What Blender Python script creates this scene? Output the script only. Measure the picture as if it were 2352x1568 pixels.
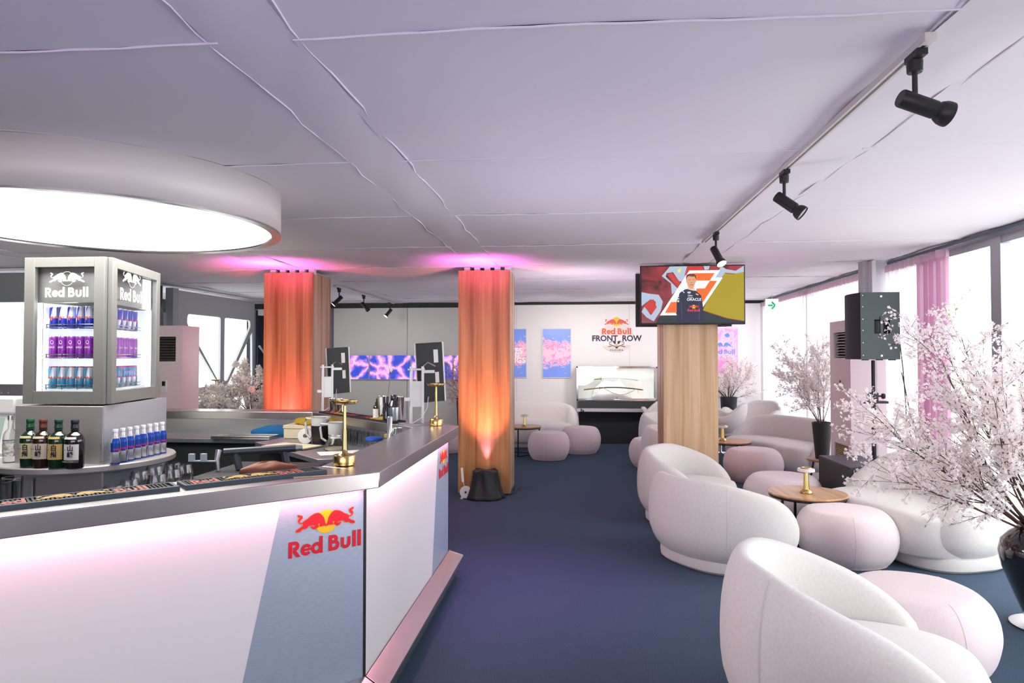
import bpy, math, random
from mathutils import Vector, Matrix
random.seed(7)
PI = math.pi
S = bpy.context.scene
COL = S.collection
for o in list(bpy.data.objects):
    bpy.data.objects.remove(o)

# ------------------------------------------------------------------ camera
cam = bpy.data.objects.new('camera', bpy.data.cameras.new('camera'))
COL.objects.link(cam)
cam.location = (0, 0, 1.6)
cam.rotation_euler = (math.radians(91.31), 0, math.radians(5.46))
cam.data.sensor_width = 36.0
cam.data.lens = 24.0
cam.data.clip_end = 200
S.camera = cam

# ------------------------------------------------------------------ world, exposure
S.view_settings.view_transform = 'Standard'
S.view_settings.look = 'None'
S.view_settings.gamma = 1.0
S.view_settings.use_curve_mapping = False
S.view_settings.exposure = 0.9
try:
    S.cycles.use_denoising = True
    S.cycles.max_bounces = 10
    S.cycles.diffuse_bounces = 5
    S.cycles.glossy_bounces = 4
    S.cycles.transmission_bounces = 6
    S.cycles.transparent_max_bounces = 12
    S.cycles.sample_clamp_indirect = 4.0
    S.cycles.caustics_reflective = False
    S.cycles.caustics_refractive = False
except Exception:
    pass
W = bpy.data.worlds.new('sky')
S.world = W
W.use_nodes = True
wn = W.node_tree.nodes
wl = W.node_tree.links
bg = wn['Background']
wtc = wn.new('ShaderNodeTexCoord')
wsep = wn.new('ShaderNodeSeparateXYZ')
wramp = wn.new('ShaderNodeValToRGB')
wramp.color_ramp.elements[0].position = 0.35
wramp.color_ramp.elements[0].color = (0.92, 0.90, 0.86, 1)
wramp.color_ramp.elements[1].position = 0.62
wramp.color_ramp.elements[1].color = (0.95, 0.97, 1.0, 1)
wmap = wn.new('ShaderNodeMapRange')
wmap.inputs['From Min'].default_value = -1
wl.new(wtc.outputs['Generated'], wsep.inputs[0])
wl.new(wsep.outputs['Z'], wmap.inputs['Value'])
wl.new(wmap.outputs['Result'], wramp.inputs[0])
wl.new(wramp.outputs[0], bg.inputs['Color'])
bg.inputs['Strength'].default_value = 3.3


def area(name, loc, rot, sx, sy, power, color, portal=False, spread=PI):
    L = bpy.data.lights.new(name, 'AREA')
    L.shape = 'RECTANGLE'
    L.size = sx
    L.size_y = sy
    L.energy = power
    L.color = color
    L.spread = spread
    if portal:
        L.cycles.is_portal = True
    o = bpy.data.objects.new(name, L)
    COL.objects.link(o)
    o.location = loc
    o.rotation_euler = rot
    return o


def spot(name, loc, target, power, color, angle, blend=0.6, size=0.03):
    L = bpy.data.lights.new(name, 'SPOT')
    L.energy = power
    L.color = color
    L.spot_size = math.radians(angle)
    L.spot_blend = blend
    L.shadow_soft_size = size
    o = bpy.data.objects.new(name, L)
    COL.objects.link(o)
    o.location = loc
    d = Vector(target) - Vector(loc)
    o.rotation_euler = d.to_track_quat('-Z', 'Y').to_euler()
    return o


CZ = 2.66      # ceiling height
YF = 13.05     # far wall
YB = -2.6      # wall behind the camera
XR = 3.50      # window plane
XL = -5.95     # left wall
# daylight portals in the window openings on the right and in the entrance behind the camera
area('window_portal', (XR + 0.1, 6.8, 1.33), (0, math.radians(90), 0), 2.6, 11.0, 1, (1, 1, 1), portal=True)

spot('amber_wash', (-3.4, 0.9, 1.7), (-3.5, 3.0, 2.5), 9, (1.0, 0.50, 0.28), 60, 1.0, 0.2)
spot('bush_fill', (-3.95, 6.9, 2.45), (-4.35, 8.6, 1.1), 26, (1.0, 0.95, 0.86), 50, 0.9, 0.05)  # added spot that brightens the white blossom bush
# soft fill added from behind the camera, and more added onto the far wall
area('room_fill', (-0.6, YB + 0.25, 1.75), (math.radians(98), 0, 0), 5.5, 1.5, 50, (1.0, 0.90, 0.90))
for fx, fpw in ((-3.9, 22), (-2.6, 16), (-0.5, 40), (0.75, 44), (2.5, 36)):
    spot('wall_fill', (fx, 11.0, 2.45), (fx, 13.0, 1.45), fpw, (1.0, 0.93, 0.88), 95, 1.0, 0.15)
spot('lounge_fill', (0.1, 8.2, 1.3), (0.1, 9.5, 2.66), 45, (1.0, 0.86, 0.97), 160, 1.0, 0.4)  # added fill for the far lounge, no such lamp there
spot('lounge_fill_near', (-0.1, 4.3, 0.9), (0.2, 4.0, 2.66), 22, (0.92, 0.80, 1.0), 160, 1.0, 0.4)  # added lavender fill for the near ceiling, without a fitting
spot('bar_fill', (-3.6, 5.4, 1.2), (-4.2, 6.2, 2.66), 22, (1.0, 0.95, 0.86), 160, 1.0, 0.4)

# ------------------------------------------------------------------ material helpers
MATS = {}


def mat(name, color=(0.8, 0.8, 0.8), rough=0.5, metal=0.0, noise=None, bump=None, emit=None, estr=0.0,
        spec=None, trans=0.0, ior=1.45, coat=0.0, sheen=0.0, stretch=(1, 1, 1), alpha=1.0):
    """noise=(scale, second colour, low, high)  bump=(scale, strength)"""
    if name in MATS:
        return MATS[name]
    m = bpy.data.materials.new(name)
    m.use_nodes = True
    n = m.node_tree.nodes
    l = m.node_tree.links
    b = n['Principled BSDF']
    b.inputs['Base Color'].default_value = (*color, 1)
    b.inputs['Roughness'].default_value = rough
    b.inputs['Metallic'].default_value = metal
    if spec is not None:
        b.inputs['Specular IOR Level'].default_value = spec
    b.inputs['IOR'].default_value = ior
    b.inputs['Transmission Weight'].default_value = trans
    b.inputs['Coat Weight'].default_value = coat
    b.inputs['Sheen Weight'].default_value = sheen
    b.inputs['Alpha'].default_value = alpha
    if emit:
        b.inputs['Emission Color'].default_value = (*emit, 1)
        b.inputs['Emission Strength'].default_value = estr
    tc = mp = None
    if noise or bump:
        tc = n.new('ShaderNodeTexCoord')
        mp = n.new('ShaderNodeMapping')
        mp.inputs['Scale'].default_value = stretch
        l.new(tc.outputs['Object'], mp.inputs[0])
    if noise:
        t = n.new('ShaderNodeTexNoise')
        t.inputs['Scale'].default_value = noise[0]
        t.inputs['Detail'].default_value = 5
        r = n.new('ShaderNodeValToRGB')
        r.color_ramp.elements[0].position = noise[2]
        r.color_ramp.elements[0].color = (*color, 1)
        r.color_ramp.elements[1].position = noise[3]
        r.color_ramp.elements[1].color = (*noise[1], 1)
        l.new(mp.outputs[0], t.inputs['Vector'])
        l.new(t.outputs['Fac'], r.inputs[0])
        l.new(r.outputs[0], b.inputs['Base Color'])
    if bump:
        t = n.new('ShaderNodeTexNoise')
        t.inputs['Scale'].default_value = bump[0]
        t.inputs['Detail'].default_value = 3
        bp = n.new('ShaderNodeBump')
        bp.inputs['Strength'].default_value = bump[1]
        bp.inputs['Distance'].default_value = 0.01
        l.new(mp.outputs[0], t.inputs['Vector'])
        l.new(t.outputs['Fac'], bp.inputs['Height'])
        l.new(bp.outputs[0], b.inputs['Normal'])
    MATS[name] = m
    return m


def emis(name, color, strength):
    return mat(name, (0.02, 0.02, 0.02), 0.5, emit=color, estr=strength)


def wood(name, light, dark, horiz=False, rough=0.35, stripe=1.6):
    m = bpy.data.materials.new(name)
    m.use_nodes = True
    n = m.node_tree.nodes
    l = m.node_tree.links
    b = n['Principled BSDF']
    b.inputs['Roughness'].default_value = rough
    tc = n.new('ShaderNodeTexCoord')
    m1 = n.new('ShaderNodeMapping')
    m1.inputs['Scale'].default_value = (1.2, 14, 14) if horiz else (6, 6, 0.28)
    l.new(tc.outputs['Object'], m1.inputs[0])
    t1 = n.new('ShaderNodeTexNoise')
    t1.inputs['Scale'].default_value = stripe
    t1.inputs['Detail'].default_value = 3
    t1.inputs['Distortion'].default_value = 0.4
    l.new(m1.outputs[0], t1.inputs['Vector'])
    m2 = n.new('ShaderNodeMapping')
    m2.inputs['Scale'].default_value = (3, 90, 90) if horiz else (26, 26, 0.8)
    l.new(tc.outputs['Object'], m2.inputs[0])
    t2 = n.new('ShaderNodeTexNoise')
    t2.inputs['Scale'].default_value = 2
    t2.inputs['Detail'].default_value = 6
    l.new(m2.outputs[0], t2.inputs['Vector'])
    add = n.new('ShaderNodeMath')
    add.operation = 'MULTIPLY_ADD'
    add.inputs[1].default_value = 0.32
    l.new(t2.outputs['Fac'], add.inputs[0])
    l.new(t1.outputs['Fac'], add.inputs[2])
    r = n.new('ShaderNodeValToRGB')
    r.color_ramp.elements[0].position = 0.48
    r.color_ramp.elements[0].color = (*dark, 1)
    r.color_ramp.elements[1].position = 0.80
    r.color_ramp.elements[1].color = (*light, 1)
    l.new(add.outputs[0], r.inputs[0])
    l.new(r.outputs[0], b.inputs['Base Color'])
    MATS[name] = m
    return m


def glass(name, tint=(1, 1, 1), refl=0.12, rough=0.02, fres=0.75):
    m = bpy.data.materials.new(name)
    m.use_nodes = True
    n = m.node_tree.nodes
    l = m.node_tree.links
    n.remove(n['Principled BSDF'])
    tr = n.new('ShaderNodeBsdfTransparent')
    tr.inputs[0].default_value = (*tint, 1)
    gl = n.new('ShaderNodeBsdfGlossy')
    gl.inputs['Roughness'].default_value = rough
    mx = n.new('ShaderNodeMixShader')
    lw = n.new('ShaderNodeLayerWeight')
    lw.inputs['Blend'].default_value = 0.25
    ma = n.new('ShaderNodeMath')
    ma.operation = 'MULTIPLY_ADD'
    ma.inputs[1].default_value = fres
    ma.inputs[2].default_value = refl * 0.35
    l.new(lw.outputs['Fresnel'], ma.inputs[0])
    l.new(ma.outputs[0], mx.inputs[0])
    l.new(tr.outputs[0], mx.inputs[1])
    l.new(gl.outputs[0], mx.inputs[2])
    l.new(mx.outputs[0], n['Material Output'].inputs[0])
    MATS[name] = m
    return m


def sheer(name, color, opac, tl=0.6, tcol=None):
    m = bpy.data.materials.new(name)
    m.use_nodes = True
    n = m.node_tree.nodes
    l = m.node_tree.links
    n.remove(n['Principled BSDF'])
    tr = n.new('ShaderNodeBsdfTransparent')
    df = n.new('ShaderNodeBsdfDiffuse')
    df.inputs[0].default_value = (*color, 1)
    tl_ = n.new('ShaderNodeBsdfTranslucent')
    tl_.inputs[0].default_value = (*(tcol or color), 1)
    m1 = n.new('ShaderNodeMixShader')
    m1.inputs[0].default_value = tl
    l.new(df.outputs[0], m1.inputs[1])
    l.new(tl_.outputs[0], m1.inputs[2])
    m2 = n.new('ShaderNodeMixShader')
    m2.inputs[0].default_value = opac
    l.new(tr.outputs[0], m2.inputs[1])
    l.new(m1.outputs[0], m2.inputs[2])
    l.new(m2.outputs[0], n['Material Output'].inputs[0])
    MATS[name] = m
    return m


# ------------------------------------------------------------------ mesh helpers
class MB:
    def __init__(self):
        self.v = []
        self.f = []

    def add(self, vs, fs):
        b = len(self.v)
        self.v += [tuple(p) for p in vs]
        self.f += [tuple(b + i for i in q) for q in fs]
        return self

    def box(self, x0, x1, y0, y1, z0, z1):
        v = [(x, y, z) for z in (z0, z1) for y in (y0, y1) for x in (x0, x1)]
        return self.add(v, [(0, 2, 3, 1), (4, 5, 7, 6), (0, 1, 5, 4), (2, 6, 7, 3), (0, 4, 6, 2), (1, 3, 7, 5)])

    def prism(self, poly, z0, z1):
        n = len(poly)
        v = [(x, y, z0) for x, y in poly] + [(x, y, z1) for x, y in poly]
        f = [tuple(range(n))[::-1], tuple(range(n, 2 * n))]
        f += [(i, (i + 1) % n, n + (i + 1) % n, n + i) for i in range(n)]
        return self.add(v, f)

    def lathe(self, prof, n=32, c=(0, 0, 0), cap=True, sx=1, sy=1):
        vs = []
        for r, z in prof:
            for k in range(n):
                a = 2 * PI * k / n
                vs.append((c[0] + r * math.cos(a) * sx, c[1] + r * math.sin(a) * sy, c[2] + z))
        fs = []
        for i in range(len(prof) - 1):
            for k in range(n):
                k2 = (k + 1) % n
                fs.append((i * n + k, i * n + k2, (i + 1) * n + k2, (i + 1) * n + k))
        if cap:
            if prof[0][0] > 1e-4:
                fs.append(tuple(range(n))[::-1])
            if prof[-1][0] > 1e-4:
                fs.append(tuple((len(prof) - 1) * n + k for k in range(n)))
        return self.add(vs, fs)

    def tube(self, pts, r, n=8, cap=True):
        pts = [Vector(p) for p in pts]
        m = len(pts)
        rs = r if isinstance(r, (list, tuple)) else [r] * m
        vs = []
        up = None
        for i, p in enumerate(pts):
            d = (pts[min(i + 1, m - 1)] - pts[max(i - 1, 0)])
            if d.length < 1e-9:
                d = Vector((0, 0, 1))
            d.normalize()
            if up is None:
                up = Vector((0, 0, 1)) if abs(d.z) < 0.9 else Vector((1, 0, 0))
            a = d.cross(up)
            if a.length < 1e-4:
                a = d.cross(Vector((1, 0, 0.3)))
            a.normalize()
            b = d.cross(a).normalized()
            up = -b if False else up
            for k in range(n):
                t = 2 * PI * k / n
                vs.append(p + (a * math.cos(t) + b * math.sin(t)) * rs[i])
        fs = []
        for i in range(m - 1):
            for k in range(n):
                k2 = (k + 1) % n
                fs.append((i * n + k, i * n + k2, (i + 1) * n + k2, (i + 1) * n + k))
        if cap:
            fs.append(tuple(range(n))[::-1])
            fs.append(tuple((m - 1) * n + k for k in range(n)))
        return self.add(vs, fs)

    def loft(self, rings, closed=True, cap=True, loop=False):
        n = len(rings[0])
        vs = [p for r in rings for p in r]
        fs = []
        m = len(rings)
        for i in range(m if loop else m - 1):
            j = (i + 1) % m
            for k in range(n if closed else n - 1):
                k2 = (k + 1) % n
                fs.append((i * n + k, i * n + k2, j * n + k2, j * n + k))
        if cap and closed and not loop:
            fs.append(tuple(range(n))[::-1])
            fs.append(tuple((m - 1) * n + k for k in range(n)))
        return self.add(vs, fs)

    def grid(self, fn, nu, nv):
        vs = [fn(i / nu, j / nv) for j in range(nv + 1) for i in range(nu + 1)]
        fs = [(j * (nu + 1) + i, j * (nu + 1) + i + 1, (j + 1) * (nu + 1) + i + 1, (j + 1) * (nu + 1) + i)
              for j in range(nv) for i in range(nu)]
        return self.add(vs, fs)

    def xf(self, mtx):
        self.v = [tuple(mtx @ Vector(p)) for p in self.v]
        return self

    def rz(self, a, loc=(0, 0, 0)):
        return self.xf(Matrix.Translation(loc) @ Matrix.Rotation(a, 4, 'Z'))


def obj(name, mb, m, parent=None, smooth=True, bevel=0, sub=0, solid=0, label=None, kind=None, angle=0.7):
    me = bpy.data.meshes.new(name)
    me.from_pydata(mb.v, [], mb.f)
    me.update()
    if smooth:
        me.polygons.foreach_set('use_smooth', [True] * len(me.polygons))
        if not sub:
            me.set_sharp_from_angle(angle=angle)
    me.materials.append(m)
    o = bpy.data.objects.new(name, me)
    COL.objects.link(o)
    if parent:
        o.parent = parent
    if solid:
        md = o.modifiers.new('solid', 'SOLIDIFY')
        md.thickness = solid
        md.offset = 0
    if bevel:
        md = o.modifiers.new('bevel', 'BEVEL')
        md.width = bevel
        md.segments = 2
        md.limit_method = 'ANGLE'
    if sub:
        md = o.modifiers.new('sub', 'SUBSURF')
        md.levels = sub
        md.render_levels = sub
    if label:
        o['label'] = label
    if kind:
        o['kind'] = kind
    return o


def tag(o, label, cat, group=None, kind=None):
    o['label'] = label
    o['category'] = cat
    if group:
        o['group'] = group
    if kind:
        o['kind'] = kind
    return o


def thing(name, label, cat, loc=(0, 0, 0), rotz=0, group=None):
    o = bpy.data.objects.new(name, None)
    COL.objects.link(o)
    o.location = loc
    o.rotation_euler = (0, 0, rotz)
    return tag(o, label, cat, group)


def empty(name, loc=(0, 0, 0), kind=None):
    o = bpy.data.objects.new(name, None)
    COL.objects.link(o)
    o.location = loc
    if kind:
        o['kind'] = kind
    return o


def dup(root, loc, rotz=0, label=None, group=None, scale=None):
    r = root.copy()
    COL.objects.link(r)
    r.location = loc
    r.rotation_euler = (0, 0, rotz)
    if scale:
        r.scale = scale
    if label:
        r['label'] = label
    if group:
        r['group'] = group
    for ch in list(root.children):
        c = ch.copy()
        COL.objects.link(c)
        c.parent = r
        for g in list(ch.children):
            d = g.copy()
            COL.objects.link(d)
            d.parent = c
    return r


def struct(name, mb, m, parent=None, **k):
    return obj(name, mb, m, parent, kind='structure', **k)


# ------------------------------------------------------------------ materials
carpet = mat('carpet', (0.045, 0.074, 0.118), 0.95, noise=(220, (0.098, 0.150, 0.212), 0.35, 0.75), bump=(400, 0.35), spec=0.15)
fabric_c = mat('ceiling_fabric', (0.80, 0.77, 0.83), 0.85, bump=(6, 0.12), spec=0.2, sheen=0.1)
wall_w = mat('wall_white', (0.88, 0.86, 0.86), 0.8, bump=(60, 0.05), spec=0.2)
wall_g = mat('wall_grey', (0.60, 0.605, 0.58), 0.75, bump=(60, 0.05), spec=0.2)
wall_d = mat('wall_dark', (0.035, 0.045, 0.042), 0.7)
boucle = mat('cream_upholstery', (0.76, 0.735, 0.70), 0.92, noise=(90, (0.82, 0.80, 0.77), 0.3, 0.7), bump=(900, 0.25), spec=0.1, sheen=0.25)
boucle_g = mat('stone_upholstery', (0.60, 0.555, 0.55), 0.92, noise=(90, (0.66, 0.61, 0.60), 0.3, 0.7), bump=(900, 0.25), spec=0.1, sheen=0.2)
pinkfab = mat('blush_upholstery', (0.78, 0.66, 0.67), 0.9, noise=(90, (0.82, 0.71, 0.72), 0.3, 0.7), bump=(900, 0.2), spec=0.1, sheen=0.25)
steel = mat('brushed_steel', (0.60, 0.59, 0.58), 0.28, 1.0, bump=(12, 0.04), stretch=(1, 1, 30))
steel_top = mat('counter_steel', (0.66, 0.63, 0.62), 0.27, 1.0, noise=(4, (0.72, 0.69, 0.67), 0.3, 0.7))
steel_dull = mat('dull_steel', (0.52, 0.52, 0.53), 0.42, 1.0, bump=(20, 0.05))
chrome = mat('chrome', (0.80, 0.80, 0.80), 0.08, 1.0)
silver = mat('brushed_silver_foil', (0.40, 0.50, 0.63), 0.42, 0.45, noise=(30, (0.48, 0.58, 0.70), 0.3, 0.7), stretch=(1, 1, 8))
tower_m = mat('pewter_laminate', (0.46, 0.43, 0.43), 0.42, 0.55, bump=(50, 0.04))
fridge_m = mat('fridge_grey', (0.20, 0.20, 0.190), 0.45, 0.1)
brass = mat('brass', (0.66, 0.48, 0.18), 0.22, 1.0)
black = mat('black_plastic', (0.018, 0.019, 0.020), 0.45)
blackm = mat('black_metal', (0.02, 0.021, 0.023), 0.4, 0.3)
rubber = mat('bar_mat_rubber', (0.055, 0.075, 0.095), 0.6)
rubberd = mat('bar_mat_dark', (0.02, 0.02, 0.02), 0.7)
white_panel = mat('white_panel', (0.77, 0.76, 0.79), 0.45)
white_p = mat('white_plastic', (0.78, 0.78, 0.77), 0.4)
white_paint = mat('white_paint', (0.75, 0.76, 0.78), 0.4)
pink_lit_paint = mat('pink_lit_casing', (0.82, 0.70, 0.73), 0.5)  # pink cast of the room light put into the casing colour
oak = wood('oak', (0.66, 0.40, 0.20), (0.44, 0.24, 0.11), True)
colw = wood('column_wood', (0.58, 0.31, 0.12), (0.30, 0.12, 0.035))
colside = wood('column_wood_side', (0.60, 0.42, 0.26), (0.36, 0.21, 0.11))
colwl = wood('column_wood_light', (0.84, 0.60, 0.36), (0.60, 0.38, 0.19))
red = mat('logo_red', (0.66, 0.006, 0.022), 0.5)
yellow = mat('logo_yellow', (0.83, 0.56, 0.006), 0.5)
orange = mat('logo_orange', (0.75, 0.23, 0.02), 0.5)
navy = mat('navy_ink', (0.02, 0.02, 0.07), 0.5)
frost = mat('frosted_print', (0.75, 0.76, 0.78), 0.5)
clear = glass('clear_glass')
thin = glass('thin_glass', refl=0.05, fres=0.3)
glassware = glass('glassware', (0.93, 0.94, 0.95), refl=0.10, fres=0.5)
greenglass = glass('green_glass', (0.45, 0.62, 0.50), refl=0.3)
ceramic = mat('black_glaze', (0.008, 0.009, 0.010), 0.08, coat=1.0)
potblack = mat('matt_black_pot', (0.02, 0.021, 0.022), 0.6)
bark = mat('bark', (0.10, 0.055, 0.045), 0.8)
petal = sheer('petal', (0.96, 0.895, 0.90), 1.0, 0.45)
petalw = sheer('white_petal', (0.95, 0.94, 0.90), 1.0, 0.4)
petalb = mat('dusky_petal', (0.66, 0.46, 0.44), 0.7)
leafm = mat('young_leaf', (0.42, 0.50, 0.16), 0.6)
paper = mat('paper', (0.78, 0.76, 0.72), 0.7)
cream_card = mat('cream_card', (0.72, 0.62, 0.43), 0.7)

# ------------------------------------------------------------------ lamps of the room
spot('uplight_glow', (-1.06, 7.52, 0.34), (-1.07, 7.95, 1.35), 85, (1.0, 0.30, 0.20), 62, 1.0, 0.06)
spot('uplight_core', (-1.05, 7.845, 0.33), (-1.05, 7.895, 1.6), 22, (0.62, 0.30, 0.90), 52, 1.0, 0.02)
spot('uplight_glow_bar', (-3.46, 7.55, 0.30), (-3.46, 7.93, 1.85), 78, (1.0, 0.08, 0.03), 64, 1.0, 0.06)
spot('uplight_core_bar', (-3.46, 7.80, 0.60), (-3.46, 7.90, 1.80), 34, (0.85, 0.28, 0.62), 70, 1.0, 0.03)
for i, x in enumerate((-3.44, -1.07)):
    spot('magenta_wash', (x, 7.30, 2.20), (x, 7.40, 2.66), 30, (1.0, 0.12, 0.72), 135, 1.0, 0.1)
# violet stage wash on the ceiling over the bar, unseen lamps for its tint
spot('violet_wash', (-0.9, 0.2, 1.9), (-0.7, 1.5, 2.66), 20, (0.32, 0.24, 1.0), 150, 1.0, 0.3)
spot('violet_wash_lounge', (1.8, 8.6, 0.6), (0.2, 7.6, 2.66), 30, (0.9, 0.42, 1.0), 130, 1.0, 0.3)
spot('violet_floor_wash', (-0.4, 5.0, 2.5), (-0.45, 4.8, 0), 60, (0.85, 0.25, 1.0), 62, 1.0, 0.3)


# ------------------------------------------------------------------ the room
floor = struct('floor', MB().box(-7.6, XR + 0.06, YB - 0.1, YF + 0.2, -0.05, 0.0), carpet)
ceiling = empty('ceiling', kind='structure')
# beams wrapped in fabric, between the bays
beams = [(-5.97, -5.65), (-3.60, -3.28), (-1.23, -0.91), (1.15, 1.47)]
edges = [-7.6] + [x for b in beams for x in b] + [XR + 0.05]
for i, (a, b) in enumerate(beams):
    def fb(u, v, a=a, b=b):
        y = YB + (YF - YB) * v
        wob = 0.006 * math.sin(y * 1.3 + u) + 0.004 * math.sin(y * 3.7 + 3 * u)
        x = a + (b - a) * u + (wob if 0 < u < 1 else wob * 1.2)
        z = CZ - 0.004 - 0.004 * math.sin(PI * u) + 0.002 * math.sin(y * 5 + u * 5) + 0.0015 * math.sin(y * 17 + u * 9)
        return (x, y, z)
    struct('trim_%d' % (i + 1), MB().grid(fb, 8, 160), fabric_c, angle=1.2)
    for e in (a, b):     # welt along each edge of the beam
        pts = [(e + 0.010 * math.sin(k * 1.3) + 0.006 * math.sin(k * 3.7), YB + k * (YF - YB) / 90, CZ - 0.003) for k in range(91)]
        struct('trim_welt', MB().tube(pts, 0.0045, 5), fabric_c)
seams = [YB, -0.68, 0.74] + [2.16 + 1.42 * k for k in range(8)] + [YF]
for bi in range(0, len(edges) - 1, 2):
    a, b = edges[bi], edges[bi + 1]
    for k in range(len(seams) - 1):
        y0, y1 = seams[k], seams[k + 1]
        ph = random.random() * 6

        def fp(u, v, a=a, b=b, y0=y0, y1=y1, ph=ph):
            y = y0 + (y1 - y0) * v
            e = min(v, 1 - v) * (y1 - y0)
            z = CZ + 0.006 * math.sin(u * 9 + ph) * math.sin(PI * v)
            z += 0.004 * math.sin(v * 11 + ph + u * 4)
            if e < 0.10:
                z -= 0.004 * (1 - e / 0.10) ** 2
            y += 0.010 * (math.sin(u * 7 + y0) * (1 - v) + math.sin(u * 7 + y1) * v)
            return (a - 0.03 + (b - a + 0.06) * u, y, z)
        obj('fabric_panel', MB().grid(fp, 22, 30), fabric_c, ceiling, angle=1.2)
    for k in range(1, len(seams) - 1):
        y0 = seams[k]
        pts = [(a - 0.03 + (b - a + 0.06) * t / 24, y0 + 0.010 * math.sin(t / 24 * 7 + y0), CZ - 0.006 + 0.0015 * math.sin(t * 1.7 + y0)) for t in range(25)]
        obj('fabric_seam', MB().tube(pts, 0.004, 5), fabric_c, ceiling)
struct('trim_roof', MB().box(-7.7, XR + 0.1, YB - 0.1, YF + 0.2, CZ + 0.05, CZ + 0.12), wall_d)

# far wall: white part, grey part, dark gap above
wf = struct('wall_far', MB().box(-2.0, XR + 0.2, YF, YF + 0.12, 0, 2.60), wall_w)
struct('wall_far_grey', MB().box(-4.78, -2.0, YF, YF + 0.12, 0, 2.56), wall_g)
struct('wall_far_return', MB().box(-7.6, -4.79, YF - 0.02, YF + 0.1, 0, 2.56), mat('wall_slate', (0.16, 0.165, 0.20), 0.7))
struct('wall_far_gap', MB().box(-7.6, XR + 0.2, YF + 0.06, YF + 0.18, 2.5, CZ + 0.1), wall_d)
for x in (-3.3, -1.16, 0.98):
    struct('trim_wall_joint', MB().box(x, x + 0.006, YF - 0.004, YF, 0, 2.6), wall_d if x < -2 else wall_g)
struct('baseboard_far', MB().box(-4.7, XR, YF - 0.02, YF, 0, 0.06), wall_d)
# wall behind the camera
struct('wall_back', MB().box(-7.6, XR + 0.1, YB - 0.12, YB, 0, CZ), wall_w)
# window wall on the right
struct('wall_right', MB().box(XR, XR + 0.12, YB, YF, 2.60, CZ + 0.05).box(XR, XR + 0.12, 12.95, YF, 0, 2.6).box(XR, XR + 0.12, YB, 1.3, 0, 2.6), wall_w)
alum = mat('grey_aluminium', (0.48, 0.50, 0.54), 0.4, 0.6)
ys = [1.3, 3.6, 6.03, 8.0, 10.5, 12.95]
for i in range(len(ys) - 1):
    w = empty('window_%d' % (i + 1), kind='structure')
    y0, y1 = ys[i], ys[i + 1]
    obj('window_frame', MB().box(XR - 0.03, XR + 0.05, y0, y0 + 0.07, 0.02, 2.6).box(XR - 0.03, XR + 0.05, y1 - 0.07, y1, 0.02, 2.6)
        .box(XR - 0.02, XR + 0.04, y0 + 0.07, y1 - 0.07, 0.02, 0.10).box(XR - 0.02, XR + 0.04, y0 + 0.07, y1 - 0.07, 2.54, 2.6), alum, w, smooth=False)
    obj('pane', MB().box(XR + 0.005, XR + 0.013, y0 + 0.07, y1 - 0.07, 0.10, 2.54), thin, w, smooth=False)
struct('trim_curtain_track', MB().box(3.40, 3.44, YB, 12.9, 2.615, 2.645), mat('slate_rail', (0.10, 0.13, 0.17), 0.5))
struct('trim_post', MB().box(3.14, 3.46, 7.86, 7.98, 0, 2.655), mat('lilac_post', (0.56, 0.54, 0.59), 0.5), bevel=0.004)
# small frame of the wall corner behind the post
struct('trim_post_side', MB().box(3.20, 3.24, 7.76, 7.86, 0, 2.655), white_paint)

# outside: pale ground, distant pale shrubs and a fence
struct('ground_outside', MB().box(XR + 0.06, 60, -40, 60, -0.3, -0.05).box(-40, XR + 0.06, -40, YB - 0.1, -0.3, -0.05), mat('pale_concrete', (0.76, 0.76, 0.74), 0.9, noise=(3, (0.82, 0.81, 0.79), 0.3, 0.7)))


# ------------------------------------------------------------------ left side: plate walls with back-lit openings
plate = mat('grey_plate', (0.50, 0.53, 0.53), 0.5, 0.2)
litm = emis('lit_white', (1.0, 1.0, 1.0), 1.5)


def rpoly(pts, r, seg=5):
    """round the corners of a polygon"""
    out = []
    n = len(pts)
    for i in range(n):
        p = Vector(pts[i]).to_2d()
        a = Vector(pts[i - 1]).to_2d()
        b = Vector(pts[(i + 1) % n]).to_2d()
        da = (a - p)
        db = (b - p)
        rr = min(r, da.length * 0.45, db.length * 0.45)
        pa = p + da.normalized() * rr
        pb = p + db.normalized() * rr
        for k in range(seg + 1):
            t = k / seg
            out.append(tuple((1 - t) ** 2 * pa + 2 * t * (1 - t) * p + t * t * pb))
    return out


def plate_wall(name, x0, x1, z0, z1, holes, mtx, th=0.04):
    """plate with rounded openings; lit panel behind.  The plate face lies in local XZ, facing -Y"""
    w = empty(name, kind='structure')
    import mathutils.geometry as G
    outer = [(x0, z0), (x1, z0), (x1, z1), (x0, z1)]
    polys = [outer] + holes
    vecs = [[Vector((p[0], p[1], 0)) for p in pl] for pl in polys]
    tris = G.tessellate_polygon(vecs)
    flat = [p for pl in polys for p in pl]
    mb = MB()
    n = len(flat)
    vs = [(p[0], 0, p[1]) for p in flat] + [(p[0], th, p[1]) for p in flat]
    fs = [tuple(t) for t in tris] + [tuple(n + i for i in t[::-1]) for t in tris]
    k = 0
    for pl in polys:
        m = len(pl)
        for i in range(m):
            a, b = k + i, k + (i + 1) % m
            fs.append((a, b, b + n, a + n))
        k += m
    mb.add(vs, fs)
    mb.xf(mtx)
    obj('plate', mb, plate, w, angle=0.4)
    lit = MB().box(x0 + 0.02, x1 - 0.02, th + 0.10, th + 0.12, z0 + 0.02, z1 - 0.25).xf(mtx)
    obj('lit_sheet', lit, litm, w, smooth=False)
    bolts = MB()
    return w


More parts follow.
